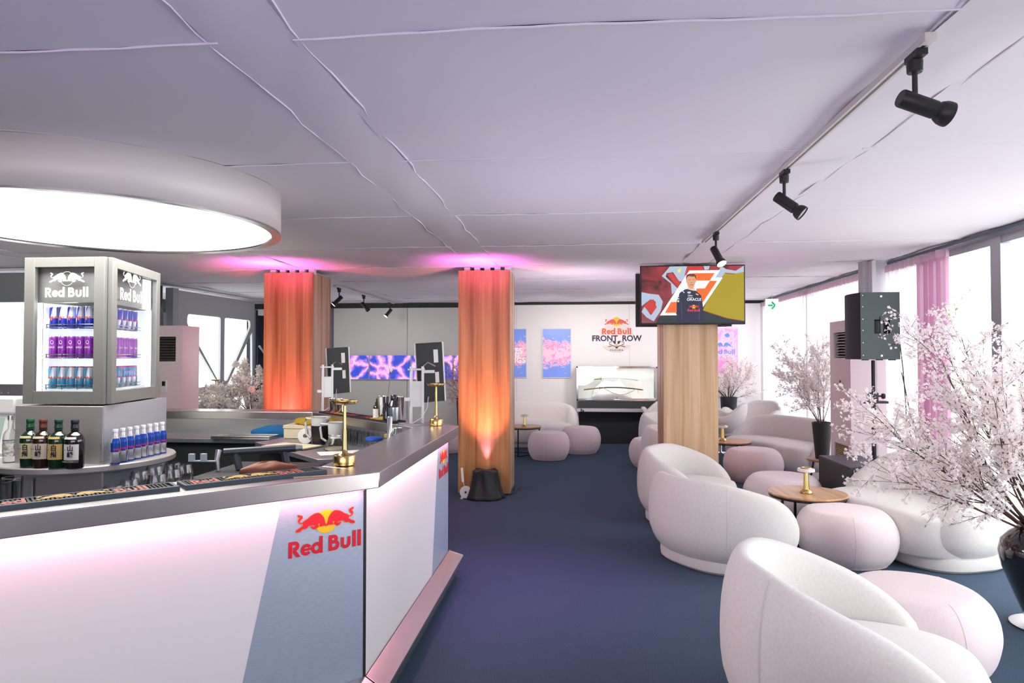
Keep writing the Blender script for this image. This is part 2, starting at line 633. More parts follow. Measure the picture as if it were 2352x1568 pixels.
# wall A: recedes along the left side (local x runs +Y)
LA = Matrix.Translation((-5.93, 9.62, 0)) @ Matrix.Rotation(math.radians(88), 4, 'Z')
LAL = 2.30
hub = (1.25, 0.98)
holesA = [
    rpoly([(0.10, 2.02), (0.10 + 0.02, 1.10), (1.10, 1.14), (1.12, 1.18), (0.22, 2.06)], 0.05),
    rpoly([(0.28, 2.26), (1.19, 2.26), (1.19, 1.20), (1.14, 1.20), (0.26, 2.12)], 0.05),
    rpoly([(1.31, 2.26), (2.14, 2.26), (2.16, 2.14), (1.40, 1.20), (1.31, 1.20)], 0.05),
    rpoly([(2.22, 2.06), (2.24, 1.10), (1.44, 1.10), (1.42, 1.14)], 0.05),
    rpoly([(0.10, 0.98), (1.08, 1.00), (1.12, 0.94), (0.70, 0.12), (0.10, 0.12)], 0.05),
    rpoly([(1.42, 0.98), (2.20, 0.98), (2.20, 0.12), (1.80, 0.12), (1.38, 0.92)], 0.05),
    rpoly([(1.25, 0.86), (1.68, 0.12), (0.82, 0.12)], 0.05),
]
plate_wall('wall_left', 0.0, LAL, 0.0, 2.60, holesA, LA)
bolts = MB()
for i in range(5):
    for j in range(3):
        bolts.lathe([(0.0, 0), (0.012, 0), (0.010, 0.006), (0, 0.008)], 8)
        # rotate the last 32 vertices to face -Y and place them
        k = len(bolts.v) - 32
        for q in range(k, len(bolts.v)):
            x, y, z = bolts.v[q]
            bolts.v[q] = (1.13 + i * 0.06 + x, -z - 0.001, 0.98 + j * 0.06 + y)
bolts.xf(LA)
struct('trim_bolts', bolts, white_paint)
# wall B: faces the camera at the far left
LB = Matrix.Translation((-7.6, 7.47, 0)) @ Matrix.Rotation(math.radians(0), 4, 'Z')
holesB = []
for cx in (0.32, 0.97):
    holesB.append(rpoly([(cx - 0.25, 2.25), (cx + 0.25 - 0.02, 2.25), (cx + 0.23, 1.28), (cx - 0.25, 1.28)], 0.06))
holesB.append(rpoly([(1.32, 1.24), (1.38, 1.32), (1.38, 1.02), (1.32, 1.10)], 0.04))
holesB.append(rpoly([(0.82, 1.00), (1.33, 1.00), (1.33, 0.10), (0.82, 0.10)], 0.05))
plate_wall('wall_left_front', 0.0, 1.42, 0.0, 2.60, holesB, LB)
bolts = MB()
for i in range(5):
    for j in range(2):
        k0 = len(bolts.v)
        bolts.lathe([(0.0, 0), (0.012, 0), (0.010, 0.006), (0, 0.008)], 8)
        for q in range(k0, len(bolts.v)):
            x, y, z = bolts.v[q]
            bolts.v[q] = (0.55 + i * 0.09 + x, -z - 0.001, 1.10 + j * 0.08 + y)
bolts.xf(LB)
struct('trim_bolts_front', bolts, white_paint)
# dark returns and pale posts between the plate walls
struct('wall_left_dark', MB().box(-6.18, -6.14, 7.6, 9.6, 0, CZ).box(-7.6, -7.5, 6, 13, 0, CZ).box(-7.6, -7.5, YB, 7.4, 0, CZ), wall_d)
struct('trim_post_left', MB().box(-6.02, -5.90, 9.48, 9.62, 0, 2.62), mat('pale_blue_post', (0.42, 0.47, 0.52), 0.5), bevel=0.004)
struct('trim_post_left_low', MB().box(-6.06, -5.98, 9.38, 9.48, 0, 2.25), mat('pale_blue_post2', (0.38, 0.43, 0.48), 0.5), bevel=0.004)
# dim window beyond the lit wall, with a slim upright and stair stringers
wv = empty('window_dark', kind='structure')
obj('pane', MB().box(-5.84, -5.80, 11.95, 13.0, 0, 2.45), mat('night_pane', (0.02, 0.03, 0.05), 0.15), wv, smooth=False)
obj('window_frame', MB().box(-5.78, -5.72, 12.30, 12.36, 0, 2.1), mat('sage_frame', (0.30, 0.36, 0.36), 0.5), wv, smooth=False)
obj('stair_bar', MB().tube([(-5.77, 11.95, 1.80), (-5.77, 12.33, 1.55)], 0.02, 6).tube([(-5.77, 11.95, 1.45), (-5.77, 12.33, 1.2)], 0.02, 6), white_paint, wv)
obj('window_head', MB().box(-5.80, -5.70, 11.95, 13.0, 2.36, 2.47), white_paint, wv, smooth=False)


# ------------------------------------------------------------------ wood-clad columns
def column(label, cx, front, side, group):
    w = 0.61
    t = thing('wooden_column', label, 'column', (cx, 8.205, 0), 0, group)
    h = 2.615
    npl = 6
    # front and back boards, gently rounded
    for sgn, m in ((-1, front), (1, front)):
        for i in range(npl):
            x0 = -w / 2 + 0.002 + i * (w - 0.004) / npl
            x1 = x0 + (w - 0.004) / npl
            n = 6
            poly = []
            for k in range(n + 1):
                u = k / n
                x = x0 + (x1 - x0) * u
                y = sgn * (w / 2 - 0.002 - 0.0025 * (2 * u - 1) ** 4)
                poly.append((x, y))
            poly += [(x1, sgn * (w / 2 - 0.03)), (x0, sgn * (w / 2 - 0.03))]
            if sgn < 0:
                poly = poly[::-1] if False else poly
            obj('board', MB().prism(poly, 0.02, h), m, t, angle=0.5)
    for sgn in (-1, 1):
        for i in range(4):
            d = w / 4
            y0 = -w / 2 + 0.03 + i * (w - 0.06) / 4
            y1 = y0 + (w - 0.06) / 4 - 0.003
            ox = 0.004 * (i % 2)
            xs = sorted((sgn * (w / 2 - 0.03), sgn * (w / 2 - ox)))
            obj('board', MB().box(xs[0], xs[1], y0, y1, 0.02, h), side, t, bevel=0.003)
    obj('plinth', MB().box(-w / 2 + 0.02, w / 2 - 0.02, -w / 2 + 0.02, w / 2 - 0.02, 0, 0.03), black, t, smooth=False)
    obj('core', MB().box(-w / 2 + 0.03, w / 2 - 0.03, -w / 2 + 0.03, w / 2 - 0.03, 0.03, h - 0.02), black, t, smooth=False)
    br = MB()
    for k in range(5):
        x = -0.24 + k * 0.12
        br.box(x, x + 0.07, -0.27, -0.20, h - 0.02, CZ - 0.005)
    obj('bracket', br, white_p, t, smooth=False)
    return t


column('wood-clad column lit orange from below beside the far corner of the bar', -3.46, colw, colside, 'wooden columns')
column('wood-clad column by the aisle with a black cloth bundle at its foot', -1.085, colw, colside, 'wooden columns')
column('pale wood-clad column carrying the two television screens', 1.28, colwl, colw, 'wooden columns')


# ------------------------------------------------------------------ the emblem and lettering
def stroke(pts, w):
    n = len(pts)
    P = [Vector(p) for p in pts]
    L, R = [], []
    for i in range(n):
        d = (P[min(i + 1, n - 1)] - P[max(i - 1, 0)]).normalized()
        nn = Vector((-d.y, d.x)) * w / 2
        L.append(P[i] + nn)
        R.append(P[i] - nn)
    return [[tuple(L[i]), tuple(R[i]), tuple(R[i + 1]), tuple(L[i + 1])] for i in range(n - 1)]


def arc(cx, cy, rx, ry, a0, a1, n=14):
    return [(cx + rx * math.cos(math.radians(a0 + (a1 - a0) * i / n)), cy + ry * math.sin(math.radians(a0 + (a1 - a0) * i / n))) for i in range(n + 1)]


def rb_letters():
    """the two words in a bold geometric hand; total width 1, cap height about 0.22; origin at left base"""
    q = []
    w = 0.047
    H = 0.205
    xh = 0.150

    def bar(x, y0, y1):
        q.append([(x, y0), (x + w, y0), (x + w, y1), (x, y1)])

    # R
    bar(0.0, 0, H)
    q.extend(stroke([(w * 0.8, H - w / 2), (0.07, H - w / 2)] + arc(0.078, H - 0.0625, 0.040, 0.039, 90, -90) + [(0.058, H - 0.1015)], w))
    q.append([(0.055, H - 0.118), (0.098, H - 0.118), (0.158, 0), (0.104, 0), (0.055, 0.066)])
    # e
    cx = 0.232
    q.extend(stroke(arc(cx, xh / 2, 0.053, 0.053, -38, -335, 22), 0.042))
    q.append([(cx - 0.05, xh / 2 - 0.015), (cx + 0.072, xh / 2 - 0.015), (cx + 0.074, xh / 2 + 0.017), (cx - 0.05, xh / 2 + 0.017)])
    # d
    q.extend(stroke(arc(0.372, xh / 2, 0.052, 0.053, 0, 360, 28), 0.044))
    bar(0.406, 0, H * 1.06)
    # B
    bar(0.535, 0, H)
    q.extend(stroke([(0.56, H - w / 2), (0.60, H - w / 2)] + arc(0.608, H - 0.058, 0.034, 0.035, 90, -90) + [(0.59, H - 0.093)], w * 0.93))
    q.extend(stroke([(0.59, 0.112), (0.612, 0.112)] + arc(0.618, 0.0675, 0.044, 0.0445, 90, -90) + [(0.56, w / 2)], w * 0.96))
    # u
    q.append([(0.706, 0.06), (0.706 + w * .92, 0.06), (0.706 + w * .92, xh), (0.706, xh)])
    q.append([(0.800, 0.06), (0.800 + w * .92, 0.06), (0.800 + w * .92, xh), (0.800, xh)])
    q.extend(stroke(arc(0.7745, 0.066, 0.047, 0.046, 180, 360), 0.043))
    # l l
    bar(0.873, 0, H * 1.06)
    bar(0.948, 0, H * 1.06)
    return q


BULL = [(370, 478), (400, 478), (455, 492), (467, 520), (440, 555), (415, 590), (405, 615), (425, 632), (455, 630), (475, 615), (510, 580), (560, 548),
        (600, 505), (650, 465), (700, 435), (760, 415), (815, 437), (850, 475), (885, 530), (892, 580), (905, 625), (940, 662), (912, 660), (925, 685),
        (880, 668), (850, 680), (800, 697), (787, 670), (805, 630), (770, 628), (760, 655), (778, 690), (740, 718), (710, 747), (675, 747), (640, 727),
        (622, 700), (655, 690), (682, 706), (705, 690), (690, 668), (640, 670), (600, 678), (572, 685), (560, 715), (530, 740), (490, 750), (458, 757),
        (430, 792), (395, 814), (342, 820), (345, 797), (365, 765), (410, 740), (442, 710), (470, 690), (472, 662), (462, 642), (430, 647), (400, 637),
        (380, 605), (383, 575), (410, 540), (417, 518), (392, 515), (372, 498)]


def bull_poly(mirror=False, grow=0.0):
    P = []
    for x, y in BULL:
        yy = y + 0.194 * (x - 205)
        u = (x - 925) / 1440.0 + 0.5
        v = (1350 - yy) * 0.905 / 1440.0
        if mirror:
            u = 1.0 - u
        P.append((u, v))
    if grow:
        n = len(P)
        Q = []
        for i in range(n):
            a, b = Vector(P[i - 1]), Vector(P[(i + 1) % n])
            d = (b - a).normalized()
            s = -1 if not mirror else 1
            nn = Vector((-d.y, d.x)) * grow * -s
            Q.append((P[i][0] + nn.x, P[i][1] + nn.y))
        P = Q
    return P


def poly_mesh(polys, fn, off):
    import mathutils.geometry as G
    mb = MB()
    for i_, p in enumerate(polys):
        off += 0.00001
        if len(p) <= 4:
            mb.add([fn(u, v, off) for u, v in p], [tuple(range(len(p)))])
        else:
            t = G.tessellate_polygon([[Vector((u, v, 0)) for u, v in p]])
            mb.add([fn(u, v, off) for u, v in p], [tuple(x) for x in t])
    return mb


def logo(parent, fn, mats=(None, None, None), outline=True, words=True, only_words=False):
    """fn(u,v,off)->3D point, u in 0..1 across the words, v up.  returns the pieces"""
    r_, y_, o_ = mats
    r_ = r_ or red
    y_ = y_ or yellow
    o_ = o_ or orange
    out = []
    if not only_words:
        sun = arc(0.5, 0.395, 0.152, 0.152, 0, 354, 59)
        out.append(obj('sun_disc', poly_mesh([sun], fn, 0.0012), y_, parent, smooth=False))
        if outline:
            out.append(obj('bull_outline', poly_mesh([bull_poly(False, 0.007), bull_poly(True, 0.007)], fn, 0.0018), o_, parent, smooth=False))
        out.append(obj('bull', poly_mesh([bull_poly()], fn, 0.0024), r_, parent, smooth=False))
        out.append(obj('bull', poly_mesh([bull_poly(True)], fn, 0.0024), r_, parent, smooth=False))
    if words or only_words:
        out.append(obj('lettering', poly_mesh(rb_letters(), fn, 0.0018), r_, parent, smooth=False))
    return out


def frame_fn(o, ux, uy, n, w):
    o, ux, uy, n = Vector(o), Vector(ux), Vector(uy), Vector(n)

    def fn(u, v, off):
        return tuple(o + ux * (u * w) + uy * (v * w) + n * off)
    return fn


def text_obj(name, s, m, parent, loc, rot, size, bold=0.0, ext=0.0008, sx=1.0):
    """text turned into a mesh, so that it is a part like any other"""
    cu = bpy.data.curves.new('txt', 'FONT')
    cu.body = s
    cu.size = size
    cu.offset = bold
    cu.extrude = ext
    cu.align_x = 'CENTER'
    cu.align_y = 'CENTER'
    cu.resolution_u = 3
    tmp = bpy.data.objects.new('txt', cu)
    COL.objects.link(tmp)
    me = bpy.data.meshes.new_from_object(tmp)
    bpy.data.objects.remove(tmp)
    me.name = name
    me.materials.clear()
    me.materials.append(m)
    o = bpy.data.objects.new(name, me)
    COL.objects.link(o)
    o.location = loc
    o.rotation_euler = rot
    o.scale = (sx, 1, 1)
    if parent:
        o.parent = parent
    return o


def flat_text(parent, name, s, m, x, y, z, size, bold=0.0, sx=1.0, rot=(PI / 2, 0, 0)):
    return text_obj(name, s, m, parent, (x, y, z), rot, size, bold, 0.0, sx)


# ------------------------------------------------------------------ the bar
K = [(-0.86, 2.92), (-0.86, 4.92), (-2.27, 6.33), (-4.27, 6.33), (-5.68, 4.92)]
K7 = (-2.27, 1.51)
CW = 0.31      # counter width
T8 = math.tan(PI / 8)
led = emis('pink_led', (1.0, 0.25, 0.42), 7.0)


def trap(L, y0, y1, back=None):
    """plan of a strip of an octagon side between offsets y0 (outer) and y1 (inner); offsets negative inward"""
    return [(-y0 * T8, y0), (-y1 * T8, y1), (L + y1 * T8, y1), (L + y0 * T8, y0)]


def wing(P0, P1, label, logo_on, deep=0.42):
    P0, P1 = Vector(P0), Vector(P1)
    L = (P1 - P0).length
    ang = math.atan2(P1.y - P0.y, P1.x - P0.x)
    # local: x along, local +Y = left of direction; the outer side is local -Y, so mirror offsets
    t = thing('bar_unit', label, 'bar', (P0.x, P0.y, 0), ang)

    def flip(poly):
        return [(x, -y) for x, y in poly][::-1]
    obj('countertop', MB().prism(flip(trap(L, 0.0, -CW)), 1.03, 1.10), steel_top, t, bevel=0.004)
    fp = 0.07
    obj('front_panel', MB().prism(flip(trap(L, -fp, -fp - 0.02)), 0.10, 1.03), white_panel, t, smooth=False)
    a0, a1 = fp * T8, L - fp * T8
    if logo_on:
        # slanted silver field: its face stands 1.5 mm proud of the panel
        xb = L - 0.60
        x_t, x_b = L - 0.40, L - 0.605
        x_e = L - 0.032
        z0, z1 = 0.10, 1.028
        y = fp - 0.0015
        v = [(x_b, y, z0), (x_e, y, z0), (x_e, y, z1), (x_t, y, z1), (x_b, fp, z0), (x_e, fp, z0), (x_e, fp, z1), (x_t, fp, z1)]
        obj('silver_panel', MB().add(v, [(0, 1, 2, 3), (0, 4, 5, 1), (3, 2, 6, 7), (0, 3, 7, 4), (1, 5, 6, 2)]), silver, t, smooth=False)
        em = obj('emblem', MB().box(L - 0.21, L - 0.205, y - 0.0003, y, 0.90, 0.905), silver, t, smooth=False)
        logo(em, frame_fn((L - 0.376, y, 0.778), (1, 0, 0), (0, 0, 1), (0, -1, 0), 0.325))
    obj('corner_strip', MB().box(a1 - 0.010, a1 + 0.002, fp - 0.004, fp + 0.01, 0.1, 1.03), black, t, smooth=False)
    # LED strip under the overhang
    obj('led_strip', MB().box(a0 + 0.02, a1 - 0.02, 0.040, 0.056, 1.022, 1.03), led, t, smooth=False)
    # sloping steel foot rail
    ra, rb = -0.035 * T8 - 0.06 * 0, L + 0.035 * T8
    prof = [(fp - 0.005, 0.205), (-0.035, 0.165), (-0.035, 0.155), (0.03, 0.0), (fp, 0.0)]
    rings = []
    for x, s in ((0, 1), (L, -1)):
        rings.append([(x + s * (y * T8) + s * 0.004, y, z) for y, z in prof])
    obj('foot_rail', MB().loft(rings), steel, t, smooth=False, bevel=0.002)
    # inner riser, worktop, dark under-counter fronts
    obj('riser', MB().prism(flip(trap(L, -CW + 0.02, -CW)), 0.90, 1.03), steel_dull, t, smooth=False)
    obj('worktop', MB().prism(flip(trap(L, -CW, -CW - deep)), 0.865, 0.90), steel_dull, t, bevel=0.003)
    obj('under_counter', MB().prism(flip(trap(L, -fp - 0.02, -CW - deep + 0.04)), 0.0, 0.865), black, t, smooth=False)
    return t, L, ang


w2, L2, A2 = wing(K7, K[0], 'front bar section with the large emblem on its slanted silver field', True, 0.50)
w3, L3, A3 = wing(K[0], K[1], 'bar section along the aisle, with a brass lamp at its far end', True, 0.30)
w4, L4, A4 = wing(K[1], K[2], 'rear bar section carrying the two upright screens', False, 0.60)
w5, L5, A5 = wing(K[2], K[3], 'rear bar section in front of the orange-lit wooden column', False)
w6, L6, A6 = wing(K[3], K[4], 'far bar section behind the drinks fridge', False)
# small pale end stop and pink edge of the next foot rail past the far corner
# lights below the counter overhang (the LED strip's own light)
for wgt, L, A, P0 in ((w2, L2, A2, K7), (w3, L3, A3, K[0])):
    c = Vector((P0[0], P0[1], 0)) + Matrix.Rotation(A, 3, 'Z') @ Vector((L / 2, 0.035, 1.015))
    area('led_light', c, (0, 0, A), L * 0.95, 0.02, 1.7, (1.0, 0.42, 0.50))


def onw(P0, A, x, y, z):
    """x along a bar side, y = distance inward from the outer edge"""
    v = Matrix.Rotation(A, 3, 'Z') @ Vector((x, y, 0))
    return (P0[0] + v.x, P0[1] + v.y, z)


# bar mats with lettering
def bar_mat(P0, A, x0, x1, y0, y1, label, dark=False):
    loc = onw(P0, A, (x0 + x1) / 2, (y0 + y1) / 2, 1.10)
    t = thing('bar_mat', label, 'bar mat', loc, A, 'rubber bar mats')
    hw, hd = (x1 - x0) / 2, (y1 - y0) / 2
    obj('tray', MB().box(-hw, hw, -hd, -hd + 0.018, 0, 0.016).box(-hw, hw, hd - 0.010, hd, 0, 0.014).box(-hw, -hw + 0.012, -hd + 0.018, hd - 0.010, 0, 0.014).box(hw - 0.012, hw, -hd + 0.018, hd - 0.010, 0, 0.014)
        .box(-hw + 0.012, hw - 0.012, -hd + 0.018, hd - 0.010, 0, 0.006), rubberd if dark else rubber, t, smooth=False)
    nubs = MB()
    nx = int((x1 - x0) / 0.014)
    for i in range(nx):
        x = -hw + 0.016 + i * (2 * hw - 0.036) / nx
        nubs.box(x, x + 0.007, -hd + 0.022, hd - 0.014, 0.006, 0.013)
    obj('rib', nubs, rubberd, t, smooth=False, kind='stuff')
    mr = mat('mat_red', (0.62, 0.07, 0.04), 0.6)
    my = mat('mat_yellow', (0.72, 0.42, 0.02), 0.6)
    em = obj('emblem', MB().box(-0.001, 0.001, 0, 0.001, 0.013, 0.0132), my, t, smooth=False)
    k = 0.55
    Z = (0, 0, 1)
    # word, emblem, word laid flat in the mat
    letters = rb_letters()
    lw = [p for p in letters if max(u for u, v in p) < 0.47]
    rw = [p for p in letters if min(u for u, v in p) > 0.5]
    sy = 0.40
    f1 = lambda u, v, off: (-hw * 0.86 + u * 0.36 * hw * 2 / 0.6 * 0.62, -hd + 0.03 + v * sy, 0.0135 + off)
    f2 = lambda u, v, off: (hw * 0.34 + (u - 0.53) * 0.36 * hw * 2 / 0.6 * 0.62, -hd + 0.03 + v * sy, 0.0135 + off)
    f3 = lambda u, v, off: (-hw * 0.06 + (u - 0.5) * hw * 0.95, -hd + 0.028 + (v - 0.24) * 0.34, 0.0135 + off)
    obj('lettering', poly_mesh(lw, f1, 0), mr, em, smooth=False)
    obj('lettering', poly_mesh(rw, f2, 0), mr, em, smooth=False)
    obj('bull', poly_mesh([bull_poly(), bull_poly(True)], f3, 0.0004), my, em, smooth=False)
    return t


bar_mat(K7, A2, 0.60, 1.215, 0.105, 0.235, 'long ribbed bar mat on the front counter, the one in front of the fridge tower')
bar_mat(K7, A2, 1.235, 1.80, 0.105, 0.235, 'ribbed bar mat on the front counter, ending near the front brass lamp')
bar_mat(K[1], A4, 0.46, 1.10, 0.17, 0.30, 'dark bar mat on the rear counter under the shakers', True)
bar_mat(K[1], A4, 1.11, 1.75, 0.17, 0.30, 'dark bar mat on the rear counter next to the farther upright screen', True)


# ------------------------------------------------------------------ brass cordless lamps
def brass_lamp(loc, label, h=0.30, r=0.052, cat='lamp', group='brass cordless lamps on the bar', slim=True):
    t = thing('cordless_lamp', label, cat, loc, 0, group)
    s = h / 0.30
    obj('base', MB().lathe([(0.040 * s, 0), (0.047 * s, 0.004), (0.047 * s, 0.012 * s), (0.051 * s, 0.014 * s), (0.051 * s, 0.046 * s), (0.049 * s, 0.049 * s), (0.014 * s, 0.050 * s)], 32), brass, t)
    obj('stem', MB().lathe([(0.030 * s, 0.049 * s), (0.016 * s, 0.058 * s), (0.0105 * s, 0.075 * s), (0.0095 * s, 0.16 * s), (0.0078 * s, 0.165 * s), (0.0075 * s, 0.275 * s), (0.018 * s, 0.286 * s)], 24), brass, t)
    obj('shade', MB().lathe([(0.012 * s, 0.280 * s), (0.052 * s, 0.283 * s), (0.060 * s, 0.288 * s), (0.062 * s, 0.296 * s), (0.068 * s, 0.298 * s), (0.068 * s, 0.301 * s), (0.045 * s, 0.302 * s), (0.045 * s, 0.298 * s), (0.0, 0.298 * s)], 36), brass, t)
    return t


brass_lamp((-1.075, 3.085, 1.10), 'brass disc-topped lamp on the near corner of the bar, largest of its kind')
brass_lamp((-1.03, 4.93, 1.10), 'brass cordless lamp with a disc top on the far corner of the aisle counter', h=0.305)

# ------------------------------------------------------------------ fridge tower
# base column, disc shelf, drinks fridge
tw = [(-3.265, 3.735), (-2.73, 3.735), (-2.88, 4.56), (-3.12, 4.56)]
tw2 = [(-3.285, 3.72), (-2.735, 3.72), (-2.875, 4.55), (-3.12, 4.55)]
t = thing('display_tower', 'pewter-coloured pedestal with a round shelf under the drinks fridge', 'pedestal', (-3.0, 4.1, 0))


def off(poly, c=(-3.0, 4.1)):
    return [(x - c[0], y - c[1]) for x, y in poly]


obj('column_body', MB().prism(off(tw2), 0.0, 1.315), tower_m, t, bevel=0.003)
obj('side_sheet', MB().box(0, 0.004, 0, 0.835, 0.0, 1.318).xf(Matrix.Translation((0.2665, -0.38, 0)) @ Matrix.Rotation(math.atan2(0.14, 0.83), 4, 'Z')), mat('pale_laminate', (0.50, 0.54, 0.60), 0.35, 0.5), t, smooth=False)
obj('round_shelf', MB().lathe([(0.0, 0.94), (0.488, 0.94), (0.496, 0.948), (0.496, 0.974), (0.490, 0.98), (0.0, 0.98)], 72, c=(-0.06, -0.07, 0)), tower_m, t)

fr = thing('drinks_fridge', 'tall grey glass-doored drinks fridge with lit shelves of cans, standing on the pedestal', 'fridge', (-3.0, 4.1, 1.325))
FH = 0.862
fx0, fx1, fy = -0.25, 0.255, -0.342
# carcass: back, sides, top, bottom
Q = [(fx0, fy), (fx1, fy), (0.06, 0.42), (-0.12, 0.42)]
glow = emis('fridge_light', (0.93, 0.97, 1.0), 2.0)
lin = mat('fridge_liner_glow', (0.80, 0.82, 0.84), 0.4, emit=(0.85, 0.92, 1.0), estr=0.35)  # liner is no lamp; its glow is added to brighten the inside


def wall_between(a, b, th, z0, z1):
    a, b = Vector(a), Vector(b)
    d = (b - a).normalized()
    n = Vector((-d.y, d.x)) * th
    p = [tuple(a), tuple(b), tuple(b + n), tuple(a + n)]
    return MB().prism(p, z0, z1)


carc = MB()
carc.prism(Q, 0.0, 0.05)
carc.prism(Q, FH - 0.04, FH)
carc.prism([Q[3], Q[0], (Q[0][0] + 0.02, Q[0][1] + 0.01), (Q[3][0] + 0.02, Q[3][1] - 0.01)], 0.05, FH - 0.04)
carc.prism([(Q[2][0] + 0.0, Q[2][1]), (Q[3][0], Q[3][1]), (Q[3][0] + 0.01, Q[3][1] - 0.02), (Q[2][0] - 0.01, Q[2][1] - 0.02)], 0.05, FH - 0.04)
obj('cabinet', carc, fridge_m, fr, smooth=False)
obj('header', MB().prism([(fx0 + 0.03, fy + 0.035), (fx1 - 0.03, fy + 0.035), (fx1 - 0.05, fy + 0.06), (fx0 + 0.04, fy + 0.06)], 0.60, FH - 0.04)
    .prism([(0.185, -0.26), (0.19, -0.26), (0.05, 0.36), (0.03, 0.36)], 0.60, FH - 0.04), mat('header_card', (0.30, 0.31, 0.31), 0.5), fr, smooth=False)
obj('liner', MB().prism([(-0.215, fy + 0.08), (-0.205, fy + 0.08), (-0.09, 0.38), (-0.10, 0.38)], 0.05, 0.60)
    .prism([(0.05, 0.385), (-0.10, 0.385), (-0.10, 0.39), (0.05, 0.39)], 0.05, 0.60), lin, fr, smooth=False)
obj('light_strip', MB().box(-0.222, -0.196, fy + 0.036, fy + 0.052, 0.05, 0.80), glow, fr, smooth=False)
obj('light_strip', MB().box(0.055, 0.073, 0.325, 0.345, 0.05, 0.60), glow, fr, smooth=False)
obj('light_strip', MB().box(0.050, 0.078, 0.25, 0.335, 0.60, 0.80), glow, fr, smooth=False)
L_ = bpy.data.lights.new('fridge_lamp', 'POINT')
L_.energy = 2.0
L_.color = (0.9, 0.95, 1.0)
L_.shadow_soft_size = 0.05
lo = bpy.data.objects.new('fridge_lamp', L_)
COL.objects.link(lo)
lo.location = (-3.05, 3.85, 1.325 + 0.57)


def door(parent, x0, x1, m4, name):
    """door frame in local XZ plane facing -Y, glass pane, lettering"""
    d = obj(name, MB().box(x0, x0 + 0.065, -0.028, 0, 0.0, FH).box(x1 - 0.065, x1, -0.028, 0, 0.0, FH)
            .box(x0 + 0.065, x1 - 0.065, -0.028, 0, 0.0, 0.075).box(x0 + 0.065, x1 - 0.065, -0.028, 0, FH - 0.058, FH).xf(m4), fridge_m, parent, bevel=0.002)
    obj('door_glass', MB().box(x0 + 0.06, x1 - 0.06, -0.016, -0.012, 0.07, FH - 0.052).xf(m4), thin, d, smooth=False)
    obj('gasket', MB().box(x0 + 0.01, x1 - 0.01, 0.0, 0.012, 0.01, 0.02).box(x0 + 0.002, x0 + 0.012, 0, 0.012, 0.01, FH - 0.01).box(x1 - 0.012, x1 - 0.002, 0, 0.012, 0.01, FH - 0.01).xf(m4), black, d, smooth=False)
    return d


mF = Matrix.Translation((0, fy, 0))
dF = door(fr, fx0, fx1, mF, 'door')
fnF = frame_fn((-0.125, fy - 0.0175, 0.628), (1, 0, 0), (0, 0, 1), (0, -1, 0), 0.275)
ang_s = math.atan2(0.42 - fy, 0.06 - fx1)
mS = Matrix.Translation((fx1, fy, 0)) @ Matrix.Rotation(ang_s, 4, 'Z')
Ls = math.hypot(0.42 - fy, 0.06 - fx1)
dS = door(fr, 0.0, Ls, mS, 'door')
uS = Vector((math.cos(ang_s), math.sin(ang_s), 0))
nS = Vector((uS.y, -uS.x, 0))
oS = Vector((fx1, fy, 0)) + uS * 0.13 + nS * 0.0175 + Vector((0, 0, 0.625))
fnS = frame_fn(oS, uS, (0, 0, 1), nS, 0.36)
for d_, fn_ in ((dF, fnF), (dS, fnS)):
    ring = stroke(arc(0.5, 0.395, 0.149, 0.149, 0, 360, 40), 0.007)
    em = obj('frosted_emblem', poly_mesh(ring + [bull_poly(), bull_poly(True)] + rb_letters(), fn_, 0.001), frost, d_, smooth=False)
for k, z in enumerate((0.085, 0.267, 0.447)):
    sh = MB()
    sh.prism([(-0.20, fy + 0.06), (0.20, fy + 0.06), (0.03, 0.36), (-0.09, 0.36)], z - 0.004, z)
    obj('shelf', sh, thin, fr, smooth=False)
    rail = MB()
    for dz in (0.006, 0.024):
        rail.tube([(-0.20, fy + 0.055, z + dz), (0.222, fy + 0.060, z + dz), (0.045, 0.36, z + dz)], 0.0028, 6)
    for x in (-0.17, -0.07, 0.03, 0.13, 0.2):
        rail.tube([(x, fy + 0.055, z - 0.004), (x, fy + 0.052, z + 0.026)], 0.0026, 5)
    obj('shelf_rail', rail, chrome, fr)

# cans --------------------------------------------------------------
def can_mat(name, a, b, slant=True):
    """two colours in quarters split by a slanting line, as on the printed can"""
    m = bpy.data.materials.new(name)
    m.use_nodes = True
    n = m.node_tree.nodes
    l = m.node_tree.links
    bs = n['Principled BSDF']
    bs.inputs['Roughness'].default_value = 0.3
    bs.inputs['Metallic'].default_value = 0.35
    tc = n.new('ShaderNodeTexCoord')
    sp = n.new('ShaderNodeSeparateXYZ')
    l.new(tc.outputs['Object'], sp.inputs[0])
    # xs = x + 0.35*(z-0.066)
    ad = n.new('ShaderNodeMath')
    ad.operation = 'MULTIPLY_ADD'
    ad.inputs[1].default_value = -0.22
    l.new(sp.outputs['Z'], ad.inputs[0])
    l.new(sp.outputs['X'], ad.inputs[2])
    g1 = n.new('ShaderNodeMath')
    g1.operation = 'GREATER_THAN'
    g1.inputs[1].default_value = -0.022
    l.new(ad.outputs[0], g1.inputs[0])
    g2 = n.new('ShaderNodeMath')
    g2.operation = 'GREATER_THAN'
    g2.inputs[1].default_value = 0.062
    l.new(sp.outputs['Z'], g2.inputs[0])
    x = n.new('ShaderNodeMath')
    x.operation = 'COMPARE'
    x.inputs[2].default_value = 0.5
    l.new(g1.outputs[0], x.inputs[0])
    l.new(g2.outputs[0], x.inputs[1])
    mx = n.new('ShaderNodeMix')
    mx.data_type = 'RGBA'
    mx.inputs['A'].default_value = (*a, 1)
    mx.inputs['B'].default_value = (*b, 1)
    l.new(x.outputs[0], mx.inputs['Factor'])
    l.new(mx.outputs['Result'], bs.inputs['Base Color'])
    MATS[name] = m
    return m


